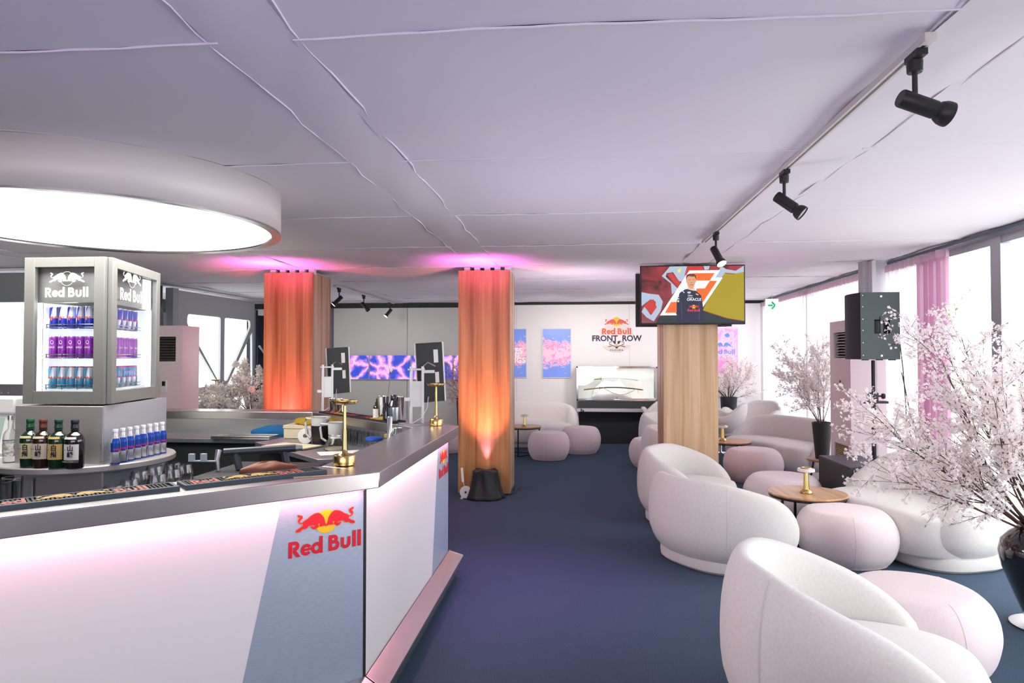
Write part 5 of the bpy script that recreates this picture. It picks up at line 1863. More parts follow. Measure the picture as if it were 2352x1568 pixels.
obj('screen', MB().box(-0.54, 0.54, 0.035, 0.0365, 0.015, 0.65), scr_m, tv2, smooth=False)


# ------------------------------------------------------------------ posters, screens and the wall emblem
def splash_mat(name, ground, light, deep, scale, lo, hi, emit, bandz=None):
    m = bpy.data.materials.new(name)
    m.use_nodes = True
    n = m.node_tree.nodes
    l = m.node_tree.links
    b = n['Principled BSDF']
    b.inputs['Roughness'].default_value = 0.35
    tc = n.new('ShaderNodeTexCoord')
    t = n.new('ShaderNodeTexNoise')
    t.inputs['Scale'].default_value = scale
    t.inputs['Detail'].default_value = 4
    t.inputs['Roughness'].default_value = 0.6
    t.inputs['Distortion'].default_value = 1.2
    l.new(tc.outputs['Object'], t.inputs['Vector'])
    src = t.outputs['Fac']
    if bandz:
        sp = n.new('ShaderNodeSeparateXYZ')
        l.new(tc.outputs['Object'], sp.inputs[0])
        sub = n.new('ShaderNodeMath')
        sub.operation = 'SUBTRACT'
        sub.inputs[1].default_value = bandz[0]
        l.new(sp.outputs['Z'], sub.inputs[0])
        ab = n.new('ShaderNodeMath')
        ab.operation = 'ABSOLUTE'
        l.new(sub.outputs[0], ab.inputs[0])
        ma = n.new('ShaderNodeMath')
        ma.operation = 'MULTIPLY_ADD'
        ma.inputs[1].default_value = -bandz[1]
        ma.inputs[2].default_value = bandz[2]
        l.new(ab.outputs[0], ma.inputs[0])
        ad = n.new('ShaderNodeMath')
        ad.operation = 'ADD'
        l.new(ma.outputs[0], ad.inputs[0])
        l.new(src, ad.inputs[1])
        src = ad.outputs[0]
    r = n.new('ShaderNodeValToRGB')
    r.color_ramp.interpolation = 'LINEAR'
    e = r.color_ramp.elements
    e[0].position = lo
    e[0].color = (*ground, 1)
    e[1].position = hi
    e[1].color = (*light, 1)
    x = e.new(min(1, hi + 0.08))
    x.color = (*deep, 1)
    x = e.new(min(1, hi + 0.14))
    x.color = (*light, 1)
    l.new(src, r.inputs[0])
    l.new(r.outputs[0], b.inputs['Base Color'])
    l.new(r.outputs[0], b.inputs['Emission Color'])
    b.inputs['Emission Strength'].default_value = emit
    MATS[name] = m
    return m


def veins_mat(name):
    """pink blossom branches across deep blue"""
    m = bpy.data.materials.new(name)
    m.use_nodes = True
    n = m.node_tree.nodes
    l = m.node_tree.links
    b = n['Principled BSDF']
    b.inputs['Base Color'].default_value = (0.01, 0.01, 0.02, 1)
    tc = n.new('ShaderNodeTexCoord')
    nz = n.new('ShaderNodeTexNoise')
    nz.inputs['Scale'].default_value = 9
    nz.inputs['Detail'].default_value = 3
    mx = n.new('ShaderNodeMix')
    mx.data_type = 'RGBA'
    mx.inputs['Factor'].default_value = 0.12
    l.new(tc.outputs['Object'], nz.inputs['Vector'])
    l.new(tc.outputs['Object'], mx.inputs['A'])
    l.new(nz.outputs['Color'], mx.inputs['B'])
    v = n.new('ShaderNodeTexVoronoi')
    v.feature = 'DISTANCE_TO_EDGE'
    v.inputs['Scale'].default_value = 3.2
    l.new(mx.outputs['Result'], v.inputs['Vector'])
    r = n.new('ShaderNodeValToRGB')
    e = r.color_ramp.elements
    e[0].position = 0.0
    e[0].color = (0.95, 0.62, 0.90, 1)
    e[1].position = 0.17
    e[1].color = (0.025, 0.07, 0.60, 1)
    x = e.new(0.055)
    x.color = (0.90, 0.28, 0.72, 1)
    x = e.new(0.10)
    x.color = (0.28, 0.16, 0.75, 1)
    l.new(v.outputs['Distance'], r.inputs[0])
    l.new(r.outputs[0], b.inputs['Emission Color'])
    b.inputs['Emission Strength'].default_value = 0.62
    MATS[name] = m
    return m


splash = splash_mat('splash_art', (0.17, 0.29, 0.78), (0.85, 0.52, 0.66), (0.80, 0.20, 0.42), 9.0, 0.50, 0.53, 0.14, (0.46, 1.1, 0.26))
pinkart = splash_mat('pink_art', (0.80, 0.30, 0.66), (0.85, 0.56, 0.74), (0.85, 0.40, 0.62), 5.0, 0.42, 0.55, 0.14)
def poster(label, x0, x1, z0, z1, m, fr_=white_paint):
    t = thing('poster', label, 'poster', ((x0 + x1) / 2, YF - 0.004, z0), 0, 'framed posters on the far wall')
    w = (x1 - x0) / 2
    h = z1 - z0
    obj('frame', MB().box(-w - 0.012, -w, -0.022, 0, -0.012, h + 0.012).box(w, w + 0.012, -0.022, 0, -0.012, h + 0.012).box(-w, w, -0.022, 0, -0.012, 0).box(-w, w, -0.022, 0, h, h + 0.012), fr_, t, smooth=False)
    p = obj('print', MB().box(-w, w, -0.014, 0, 0, h), m, t, smooth=False)
    return t, p


poster('framed poster of pink splashes on blue, left of the wall emblem', -0.655, -0.125, 1.215, 2.135, splash)
p2, pr2 = poster('framed pink and blue poster with white lettering, half hidden by the aisle column', -1.49, -0.975, 1.215, 2.135, splash)
cw_ = mat('poster_white', (0.80, 0.88, 0.86), 0.5, emit=(0.8, 0.9, 0.88), estr=0.12)
flat_text(pr2, 'lettering', 'GIVES', cw_, 0.0, -0.0155, 0.50, 0.15, 0.004)
flat_text(pr2, 'lettering', 'YOU', cw_, 0.0, -0.0155, 0.42, 0.12, 0.004)
flat_text(pr2, 'lettering', 'WINGS.', cw_, 0.02, -0.0155, 0.32, 0.15, 0.004)
p3, pr3 = poster('pink poster with blue print, right of the pale column', 2.43, 2.965, 1.215, 2.135, pinkart)
bl = mat('poster_blue', (0.12, 0.25, 0.75), 0.5, emit=(0.12, 0.25, 0.75), estr=0.12)
fnp = frame_fn((-0.20, -0.0155, 0.44), (1, 0, 0), (0, 0, 1), (0, -1, 0), 0.42)
obj('lettering', poly_mesh(rb_letters() + [bull_poly(), bull_poly(True)], fnp, 0), bl, pr3, smooth=False)
obj('blue_blot', poly_mesh([rpoly([(0.02, 0.80), (0.08, 0.74), (0.14, 0.78), (0.10, 0.84)], 0.03)], lambda u, v, o: (u, -0.0157, v), 0), bl, pr3, smooth=False)

veins = veins_mat('branch_art')
for i, (x0, x1) in enumerate([(-4.86, -4.06), (-4.035, -3.23), (-3.205, -2.40), (-2.375, -1.57)]):
    xx0 = max(x0, -4.76)
    t = thing('wall_screen', 'wide blue screen with pink blossom branches on the grey wall, %s from the left' % orders[i], 'screen', ((xx0 + x1) / 2, YF - 0.002, 1.17), 0, 'row of blue screens on the grey wall')
    w = (x1 - xx0) / 2
    obj('frame', MB().box(-w - 0.011, w + 0.011, -0.030, 0, -0.01, 0).box(-w - 0.011, w + 0.011, -0.030, 0, 0.463, 0.473).box(-w - 0.011, -w, -0.030, 0, 0, 0.463).box(w, w + 0.011, -0.030, 0, 0, 0.463), steel_dull, t, smooth=False)
    o = obj('screen_face', MB().box(-w + i * 3.1, w + i * 3.1, -0.024, 0, 0, 0.463), veins, t, smooth=False)
    o.location = (-i * 3.1, 0, 0)

# wall emblem
we = thing('wall_emblem', 'round wall emblem with two bulls, a sun, FRONT ROW and SUZUKA above the display case', 'sign', (0.742, YF - 0.004, 1.62))
pale = mat('ray_beige', (0.80, 0.71, 0.65), 0.6)
palel = mat('ray_cream', (0.78, 0.74, 0.70), 0.6)
k = 0.00053 * 1.0
sc = 0.833 / 1560.0 * 1.65      # photo-trace units to metres


def wu(x, y):
    return ((x - 925) * 0.000583, (1568 - y) * 0.000583 - 0.05)


disc = [wu(925 + 545 * math.cos(a * PI / 30), 880 - 480 * math.sin(a * PI / 30)) for a in range(60)]
fl = lambda u, v, o: (u, -0.003 - o, v)
obj('backing_disc', poly_mesh([disc], fl, 0.0), palel, we, smooth=False)
rays = []
for q in range(26):
    a0 = q * 2 * PI / 26
    a1 = a0 + PI / 26
    rays.append([wu(925, 880), wu(925 + 510 * math.cos(a0), 880 - 480 * math.sin(a0)), wu(925 + 510 * math.cos(a1), 880 - 480 * math.sin(a1))])
obj('rays', poly_mesh(rays, fl, 0.001), pale, we, smooth=False)
obj('banner', poly_mesh([[wu(230, 810), wu(1620, 810), wu(1590, 1030), wu(1500, 1130), wu(340, 1130), wu(240, 1030)]], fl, 0.0016), wall_w, we, smooth=False)
u0 = wu(455, 775)
fnl = frame_fn((u0[0], -0.005, u0[1]), (1, 0, 0), (0, 0, 1), (0, -1, 0), 940 * 0.000583)
mr2 = mat('emblem_red', (0.80, 0.085, 0.03), 0.5)
obj('lettering', poly_mesh(rb_letters(), fnl, 0.003), mr2, we, smooth=False)
fnb = frame_fn((u0[0] + 0.0, -0.005, u0[1] - 0.01), (1, 0, 0), (0, 0, 1), (0, -1, 0), 940 * 0.000583)
obj('sun_disc', poly_mesh([arc(0.5, 0.455, 0.155, 0.155, 0, 354, 50)], fnb, 0.001), yellow, we, smooth=False)
bl1 = [(u, v * 0.92 + 0.06) for u, v in bull_poly()]
bl2 = [(u, v * 0.92 + 0.06) for u, v in bull_poly(True)]
bl1 = [(0.5 + (u - 0.5) * 1.02, v) for u, v in bl1]
bl2 = [(0.5 + (u - 0.5) * 1.02, v) for u, v in bl2]
obj('bull', poly_mesh([bl1], fnb, 0.002), mr2, we, smooth=False)
obj('bull', poly_mesh([bl2], fnb, 0.002), mr2, we, smooth=False)
a = wu(925, 915)
flat_text(we, 'lettering', 'FRONT  ROW', navy, a[0], -0.009, a[1], 0.150, 0.0045, 0.98)
a = wu(925, 1290)
flat_text(we, 'lettering', 'S U Z U K A', navy, a[0], -0.009, a[1], 0.042, 0.0006, 1.1)
# small dark engine-like crest under the words
cr = []
for sgn in (-1, 1):
    cr.append([wu(925 + sgn * 30, 1000), wu(925 + sgn * 130, 985), wu(925 + sgn * 120, 1030), wu(925 + sgn * 60, 1100), wu(925 + sgn * 30, 1080)])
    cr += stroke([wu(925 + sgn * 150, 1020), wu(925 + sgn * 235, 1030), wu(925 + sgn * 225, 1100), wu(925 + sgn * 160, 1115)], 0.012)
    cr += stroke([wu(925 + sgn * 40, 1170), wu(925 + sgn * 130, 1140), wu(925 + sgn * 270, 1185)], 0.012)
    cr.append([wu(925 + sgn * 0, 1170), wu(925 + sgn * 60, 1175), wu(925 + sgn * 20, 1235), wu(925, 1240)])
crm = [p if True else p for p in cr]
obj('crest', poly_mesh(crm, fl, 0.007), mat('crest_brown', (0.06, 0.035, 0.02), 0.6), we, smooth=False)
obj('crest_light', poly_mesh([[wu(900, 1090), wu(950, 1090), wu(945, 1180), wu(905, 1180)]], fl, 0.0075), mat('crest_gold', (0.72, 0.50, 0.16), 0.6), we, smooth=False)

# ------------------------------------------------------------------ display case with two swords
dc = thing('display_case', 'glass display case in a chrome frame on black legs-and-drawer base against the far wall', 'display case', (0.72, 12.78, 0))
W2 = 0.735
obj('plinth', MB().box(-W2 + 0.04, W2 - 0.02, -0.02, 0.22, 0, 0.585), mat('black_cloth', (0.020, 0.023, 0.027), 0.85), dc, smooth=False)
obj('lower_rail', MB().box(-W2, W2, -0.20, 0.22, 0.60, 0.665), steel_dull, dc, bevel=0.003)
obj('drawer_front', MB().box(-W2 + 0.03, W2 - 0.03, -0.195, 0.2, 0.67, 0.80), mat('green_black', (0.035, 0.045, 0.042), 0.5), dc, smooth=False)
frm = MB()
for x in (-W2, W2 - 0.03):
    for y in (-0.20, 0.19):
        frm.box(x, x + 0.03, y, y + 0.03, 0.66, 1.43)
for y in (-0.20, 0.19):
    frm.box(-W2, W2, y, y + 0.03, 1.395, 1.43).box(-W2, W2, y, y + 0.03, 0.80, 0.83)
for x in (-W2, W2 - 0.03):
    frm.box(x, x + 0.03, -0.17, 0.19, 1.395, 1.43).box(x, x + 0.03, -0.17, 0.19, 0.80, 0.83)
obj('chrome_frame', frm, chrome, dc, bevel=0.003)
obj('deck', MB().box(-W2 + 0.03, W2 - 0.03, -0.17, 0.19, 0.80, 0.845), white_p, dc, smooth=False)
obj('back_panel', MB().box(-W2 + 0.03, W2 - 0.03, 0.19, 0.20, 0.84, 1.395), mat('case_back', (0.80, 0.84, 0.80), 0.6), dc, smooth=False)
obj('door_glass', MB().box(-W2 + 0.03, -0.0, -0.192, -0.187, 0.83, 1.395), clear, dc, smooth=False)
obj('door_glass', MB().box(-0.01, W2 - 0.03, -0.184, -0.179, 0.83, 1.395), clear, dc, smooth=False)
obj('end_glass', MB().box(-W2 + 0.01, -W2 + 0.015, -0.17, 0.19, 0.84, 1.395), clear, dc, smooth=False)
obj('lock', MB().box(-0.02, 0.01, -0.205, -0.19, 0.84, 0.87), chrome, dc, smooth=False)
obj('tap', MB().tube([(-0.62, -0.20, 0.63), (-0.62, -0.23, 0.63), (-0.60, -0.24, 0.59)], 0.012, 8).box(-0.66, -0.64, -0.21, -0.2, 0.6, 0.66), blackm, dc)
area('case_light', (0.72, 12.70, 1.385), (0, 0, 0), 1.3, 0.04, 2.2, (0.95, 1.0, 0.92))
cl = thing('display_cloth', 'white cloth draped over the sword rest inside the glass case', 'cloth', (0.62, 12.80, 0.845))


def drape(u, v):
    x = -0.30 + 0.60 * u
    y = -0.13 + 0.24 * v
    z = 0.10 + 0.20 * sm(0.1, 0.9, v) - 0.10 * max(0, abs(u - 0.5) - 0.32) * 6
    z += 0.014 * math.sin(u * 14 + v * 3)
    x *= 1.25 - 0.35 * sm(0, 1, v)
    if v == 0:
        z = 0.004
        y = -0.15
    return (x, y, max(0.003, z))


obj('cloth_sheet', MB().grid(drape, 26, 14), mat('white_cloth', (0.80, 0.80, 0.80), 0.85), cl, solid=0.003, angle=1.5)


def sword(label, loc, length, sheath, rope):
    t = thing('katana', label, 'sword', loc, 0, 'swords in the display case')
    n = 16
    arcp = lambda f: (-length / 2 + length * f, 0, 0.045 * math.sin(PI * f) - 0.01)
    obj('blade' if not sheath else 'scabbard', MB().tube([arcp(0.27 + 0.73 * i / n) for i in range(n + 1)], [0.012 if sheath else 0.008] * n + [0.006 if sheath else 0.002], 8), blackm if sheath else mat('blade_steel', (0.25, 0.26, 0.24), 0.25, 0.9), t)
    h = obj('hilt', MB().tube([arcp(0.0 + 0.26 * i / 6) for i in range(7)], 0.013, 8), mat('hilt_wrap', (0.45, 0.32, 0.08), 0.6, noise=(160, (0.08, 0.07, 0.04), 0.45, 0.55)), t)
    p = arcp(0.265)
    obj('guard', MB().lathe([(0, -0.004), (0.034, -0.004), (0.034, 0.004), (0, 0.004)], 20).xf(Matrix.Translation(p) @ Matrix.Rotation(PI / 2, 4, 'Y')), blackm, t)
    if rope:
        rp = [arcp(0.32)[0:3]]
        for i in range(13):
            f = i / 12
            a_ = arcp(0.33 + 0.55 * f)
            rp.append((a_[0], -0.02, a_[2] - 0.13 * math.sin(PI * f)))
        obj('cord', MB().tube(rp, 0.006, 6).tube([arcp(0.90), (arcp(0.9)[0] + 0.02, -0.02, -0.07)], 0.004, 5), mat('gold_cord', (0.50, 0.36, 0.08), 0.6), t)
    return t


sword('bare katana resting on the upper tier of the white cloth', (0.665, 12.87, 1.175), 0.96, False, False)
sword('katana in a dark scabbard with a gold cord on the lower tier of the cloth', (0.66, 12.66, 1.01), 1.08, True, True)

# ------------------------------------------------------------------ curtains
shw = sheer('sheer_white', (0.95, 0.92, 0.95), 0.84, 0.6, (0.60, 0.57, 0.60))
shp = sheer('sheer_pink', (0.85, 0.45, 0.66), 0.96, 0.5, (0.20, 0.09, 0.15))
shb = sheer('sheer_band', (0.90, 0.66, 0.78), 0.97, 0.5, (0.26, 0.15, 0.20))


def curtain(label, y0, y1, m, amp, nfold, x=3.38, top=2.60, band=True, pinch=0.0):
    t = thing('curtain', label, 'curtain', (x, (y0 + y1) / 2, 0), 0, 'sheer curtains along the windows')
    L = y1 - y0
    n = nfold * 8

    def cf(u, v):
        z = 0.02 + (top - 0.094) * v
        ph = u * nfold * 2 * PI
        a = amp * (0.75 + 0.25 * math.sin(u * 31)) * (1 - 0.15 * v)
        pp = 1 - pinch * (1 - abs(2 * v - 1.0) ** 1.5) * 0.0 - pinch * sm(0.0, 0.5, v) * 0.3
        return (a * math.sin(ph + 0.6 * math.sin(u * 17)), -L / 2 * pp + L * u * pp + 0.012 * math.sin(ph * 0.5 + v * 2), z)
    obj('drape', MB().grid(cf, n, 14), m, t, angle=2.0)
    if band:
        def bf(u, v):
            ph = u * nfold * 2 * PI
            return (amp * 0.8 * math.sin(ph + 0.6 * math.sin(u * 17)), -L / 2 + L * u, top - 0.075 + 0.075 * v)
        obj('heading_tape', MB().grid(bf, n, 1), shb, t, angle=2.0)
    return t


curtain('long white sheer curtain from the far corner to the grey post', 8.02, 12.95, shw, 0.028, 42)
curtain('white sheer curtain between the grey post and the pink curtain', 7.12, 7.84, shw, 0.028, 7)
curtain('pink sheer curtain gathered at the edge of the open window', 6.62, 7.12, shp, 0.055, 4)

# exit sign
ex = thing('exit_sign', 'small white exit sign with a green arrow hanging before the curtains', 'sign', (3.27, 11.85, 2.37))
obj('sign_box', MB().box(-0.11, 0.11, -0.012, 0.012, 0, 0.21), emis('sign_white', (0.85, 0.92, 0.88), 0.8), ex, bevel=0.003)
gm = mat('sign_green', (0.01, 0.35, 0.12), 0.5, emit=(0.01, 0.35, 0.12), estr=0.3)
obj('arrow', poly_mesh([[(-0.07, 0.085), (0.01, 0.085), (0.01, 0.115), (-0.07, 0.115)], stroke([(-0.01, 0.16), (0.045, 0.10)], 0.03)[0], stroke([(-0.01, 0.04), (0.045, 0.10)], 0.03)[0]], lambda u, v, o: (u, -0.0135 - o, v), 0), gm, ex, smooth=False)
obj('hanger', MB().tube([(0, 0, 0.21), (0, 0, 0.29)], 0.004, 6), white_p, ex)

# ------------------------------------------------------------------ at the foot of the aisle column
bg_ = thing('cloth_bundle', 'black cloth bundle covering the uplight at the foot of the aisle column', 'bundle', (-1.05, 7.72, 0))


def bundle(u, v):
    a = 2 * PI * u
    r = 0.15 + 0.035 * (1 - v) ** 2 * 2 + 0.012 * math.sin(5 * a + v * 3) + 0.008 * math.sin(9 * a + 2 * v)
    return (r * math.cos(a) * (1.0 - 0.12 * v) + 0.01 * v, r * math.sin(a) * 0.85 * (1 - 0.1 * v), 0.005 + 0.315 * v + (0.012 * math.sin(3 * a) if v > 0.95 else 0))


obj('cloth_cover', MB().grid(bundle, 48, 12), mat('black_bin_cloth', (0.015, 0.019, 0.022), 0.55), bg_, solid=0.004, angle=1.5)
fxt = thing('uplight', 'small round floor spotlight sitting in the black cloth bundle', 'spotlight', (-1.05, 7.72, 0.02))
obj('lamp_body', MB().lathe([(0.0, 0.0), (0.10, 0.0), (0.11, 0.02), (0.11, 0.24), (0.0, 0.24)], 28), blackm, fxt)
obj('lens', MB().lathe([(0, 0.243), (0.095, 0.243)], 28, cap=False), emis('uplight_lens', (1.0, 0.35, 0.4), 3.0), fxt, smooth=False)
sr = thing('cord_reel', 'small white reel with a white stick handle leaning on the aisle column', 'reel', (-1.255, 7.68, 0))
obj('reel', MB().lathe([(0.0, -0.035), (0.055, -0.035), (0.060, -0.030), (0.060, 0.025), (0.066, 0.027), (0.070, 0.032), (0.066, 0.038), (0, 0.038)], 28).xf(Matrix.Translation((0, 0, 0.078)) @ Matrix.Rotation(PI / 2, 4, 'X')), white_p, sr)
obj('foot', MB().box(-0.06, -0.03, -0.04, 0.03, 0, 0.02).box(0.03, 0.06, -0.04, 0.03, 0, 0.02), white_p, sr, bevel=0.003)
obj('hub', MB().lathe([(0, 0), (0.012, 0), (0.012, 0.004), (0, 0.004)], 12).xf(Matrix.Translation((0.0, -0.038, 0.078)) @ Matrix.Rotation(PI / 2, 4, 'X')), black, sr)
obj('stick', MB().tube([(-0.035, -0.02, 0.19), (-0.055, 0.01, 0.345)], 0.015, 10), white_p, sr)
obj('cord', MB().tube([(0.0, -0.04, 0.10), (-0.018, -0.03, 0.15), (-0.032, -0.02, 0.195)], 0.004, 6), white_p, sr)
fc_ = [(-0.80, 7.93, 0.008), (-0.76, 7.98, 0.008), (-0.73, 8.10, 0.008), (-0.74, 8.25, 0.008), (-0.72, 8.45, 0.008)]
tag(obj('floor_cable', MB().tube(fc_, 0.006, 6), blackm), 'black cable lying round the foot of the aisle column', 'cable')

# ------------------------------------------------------------------ things on and in the bar
EP, EA = K[1], A4


def on4(x, y, z=1.10):
    return onw(EP, EA, x, y, z)


def monitor(label, x, y, yaw, h, tilt):
    loc = on4(x, y)
    t = thing('pos_screen', label, 'screen', loc, yaw, 'upright order screens on the rear counter')
    obj('base_plate', MB().box(-0.12, 0.16, -0.09, 0.09, 0, 0.008), steel_dull, t, bevel=0.002)
    obj('post', MB().box(-0.052, -0.036, -0.012, 0.012, 0.008, 0.43).box(0.036, 0.052, -0.012, 0.012, 0.008, 0.43), white_paint, t, smooth=False)
    obj('post_plate', MB().box(-0.055, 0.040, -0.006, 0.0, 0.13, 0.32), white_p, t, smooth=False)
    obj('cross_bar', MB().box(-0.070, 0.060, -0.008, 0.008, 0.400, 0.416), steel_dull, t, bevel=0.002)
    obj('arm', MB().box(0.04, 0.14, 0.012, 0.024, 0.380, 0.402).tube([(0.04, 0.02, 0.42), (0.09, 0.03, 0.46), (0.15, 0.03, 0.43)], 0.006, 6), steel_dull, t, smooth=False)
    obj('hook', MB().box(-0.095, -0.055, -0.014, 0.0, 0.175, 0.200), white_p, t, bevel=0.002)
    m4 = Matrix.Translation((0.13, 0.045, 0.16)) @ Matrix.Rotation(R(-4), 4, 'Y') @ Matrix.Rotation(R(tilt), 4, 'X')
    sc0 = obj('screen_back', MB().box(-0.10, 0.10, 0.0, 0.022, 0, h).xf(m4), black, t, bevel=0.002)
    obj('screen_edge', MB().box(0.100, 0.112, -0.003, 0.036, 0, h).box(-0.105, 0.10, 0.023, 0.036, 0, h).xf(m4), white_p, t, bevel=0.002)
    obj('sticker', MB().box(0.03, 0.065, -0.0012, 0.0, h * 0.66, h * 0.88).xf(m4), paper, sc0, smooth=False)
    obj('sticker', MB().box(0.035, 0.065, -0.0012, 0.0, h * 0.32, h * 0.50).xf(m4), paper, sc0, smooth=False)
    obj('cable', MB().tube([(0.10, 0.04, 0.20), (0.08, 0.0, 0.12), (0.03, -0.03, 0.05), (-0.05, -0.06, 0.012)], 0.0025, 5), white_p, t)
    return t


monitor('upright screen with a black back on a white post, near the far brass lamp', 0.30, 0.17, R(28), 0.45, 3)
monitor('upright screen on a white post standing before the orange-lit column', 1.86, 0.17, R(38), 0.43, 4)


def bottlelike(name, label, cat, loc, prof, m, group=None, n=26):
    t = thing(name, label, cat, loc, 0, group)
    obj('body', MB().lathe(prof, n, cap=True), m, t)
    return t


cup = [(0.034, 0), (0.036, 0.003), (0.045, 0.165), (0.047, 0.168), (0.047, 0.172), (0.044, 0.172), (0.035, 0.02), (0, 0.02)]
t = bottlelike('mixing_tin', 'tall polished mixing tin holding a bar spoon on the rear counter', 'shaker', on4(0.72, 0.22), [(r, z * 1.12) for r, z in cup], chrome)
t = bottlelike('mixing_tin', 'polished mixing tin standing directly behind the tin with the spoon', 'shaker', on4(0.64, 0.13), [(r, z * 1.1) for r, z in cup], chrome)
sp_ = thing('bar_spoon', 'long twisted bar spoon standing in the tall mixing tin', 'spoon', on4(0.70, 0.22, 1.125))
obj('handle', MB().tube([(0, 0, 0), (0.05, 0.0, 0.33)], 0.003, 6), steel, sp_)
obj('bowl', MB().lathe([(0.0, -0.03), (0.009, -0.015), (0.010, 0.01), (0.004, 0.03)], 12).xf(Matrix.Translation((0.052, 0, 0.36)) @ Matrix.Rotation(0.15, 4, 'Y')), steel, sp_)
t = thing('dropper_bottle', 'brown dropper bottle with a white label on the rear counter', 'bottle', on4(0.86, 0.20))
obj('bottle_glass', MB().lathe([(0.027, 0), (0.030, 0.004), (0.030, 0.095), (0.022, 0.112), (0.013, 0.118)], 24), gbrown, t)
obj('paper_label', MB().lathe([(0.0304, 0.012), (0.0304, 0.085)], 24, cap=False), paper, t)
obj('dropper', MB().lathe([(0.014, 0.116), (0.014, 0.138), (0.007, 0.142), (0.008, 0.160), (0.0, 0.172)], 16), black, t)
t = thing('cocktail_shaker', 'dark-topped steel cocktail shaker beside the mixing tins', 'shaker', on4(0.52, 0.24))
obj('body', MB().lathe([(0.032, 0), (0.036, 0.004), (0.043, 0.10), (0.042, 0.118)], 26), mat('blue_steel', (0.40, 0.45, 0.50), 0.25, 1.0), t)
obj('strainer_top', MB().lathe([(0.043, 0.118), (0.040, 0.135), (0.026, 0.160), (0.022, 0.170)], 26), mat('dark_steel', (0.12, 0.12, 0.13), 0.2, 1.0), t)
obj('cap', MB().lathe([(0.022, 0.168), (0.024, 0.172), (0.023, 0.205), (0.020, 0.212), (0, 0.213)], 22), mat('dark_steel', (0.12, 0.12, 0.13), 0.2, 1.0), t)
t = thing('dark_bottle', 'slim black bottle next to the cocktail shaker', 'bottle', on4(0.58, 0.27))
obj('bottle_glass', MB().lathe([(0.026, 0), (0.027, 0.11), (0.018, 0.135), (0.016, 0.150), (0, 0.150)], 20), gblack, t)
for i, (x, y, lab) in enumerate([(1.66, 0.20, 'steel cup at the foot of the farther upright screen'), (1.58, 0.17, 'steel cup beside the farther upright screen, the right-hand one')]):
    bottlelike('steel_cup', lab, 'cup', on4(x, y), [(0.034, 0), (0.038, 0.003), (0.044, 0.13), (0.042, 0.13), (0.034, 0.01), (0, 0.01)], chrome, 'steel cups on the rear counter')
gj = lathe_glass('cut_glass_jar', 'small cut glass jar between the farther screen and the steel cups', on4(1.74, 0.14), [(0, 0.003), (0.034, 0), (0.038, 0.03), (0.030, 0.06), (0.036, 0.09), (0.034, 0.09), (0.028, 0.06), (0, 0.01)], None, cat='jar')

WZ = 0.90
IN = lambda px_x, px_y, z=WZ: (px_x, px_y, z)
# blue cloth roll and yellow cloth over a cream box
t = thing('cream_box', 'flat cream cardboard box on the rear worktop under the yellow cloth', 'box', (-2.30, 5.78, 0.902))
obj('box_body', MB().box(-0.21, 0.21, -0.12, 0.12, 0, 0.085), cream_card, t, bevel=0.004)
obj('lid', MB().box(-0.215, 0.215, -0.125, 0.125, 0.085, 0.115), cream_card, t, bevel=0.004)


def blob(fr, sx, sy, sz, seed, n=28, m_=14, flat=0.35, rough=0.10):
    rnd = random.Random(seed)
    ph = [rnd.random() * 6 for _ in range(6)]

    def f(u, v):
        a = 2 * PI * u
        b = PI * v - PI / 2
        k_ = 1 + rough * (math.sin(3 * a + ph[0] + 2 * b) + 0.6 * math.sin(5 * a + ph[1] - 3 * b) + 0.5 * math.sin(7 * b + ph[2]))
        z = math.sin(b) * k_
        return (sx * math.cos(b) * math.cos(a) * k_, sy * math.cos(b) * math.sin(a) * k_, sz * max(z, -flat) + sz * flat)
    return MB().grid(f, n, m_)


t = obj('yellow_cloth', blob(None, 0.19, 0.11, 0.045, 3, rough=0.16), mat('mustard_cloth', (0.38, 0.25, 0.02), 0.85))
t.location = (-2.27, 5.78, 1.018)
tag(t, 'folded mustard yellow cloth on the cream box', 'cloth')
t = obj('blue_cloth', blob(None, 0.20, 0.075, 0.065, 5, rough=0.06), mat('blue_cloth', (0.01, 0.13, 0.32), 0.9, bump=(300, 0.4)))
t.location = (-2.68, 5.86, 0.902)
t.rotation_euler = (0, 0, 0.1)
tag(t, 'rolled blue towel beside the cream box on the rear worktop', 'towel')
t = thing('sink_tray', 'shallow steel tray on the rear worktop in front of the blue towel', 'tray', (-2.85, 5.66, 0.902))
obj('tray_body', MB().box(-0.26, 0.26, -0.10, 0.10, 0.0, 0.008).box(-0.26, 0.26, -0.10, -0.09, 0.008, 0.025).box(-0.26, 0.26, 0.09, 0.10, 0.008, 0.025).box(-0.26, -0.25, -0.09, 0.09, 0.008, 0.025).box(0.25, 0.26, -0.09, 0.09, 0.008, 0.025), steel, t, bevel=0.002)


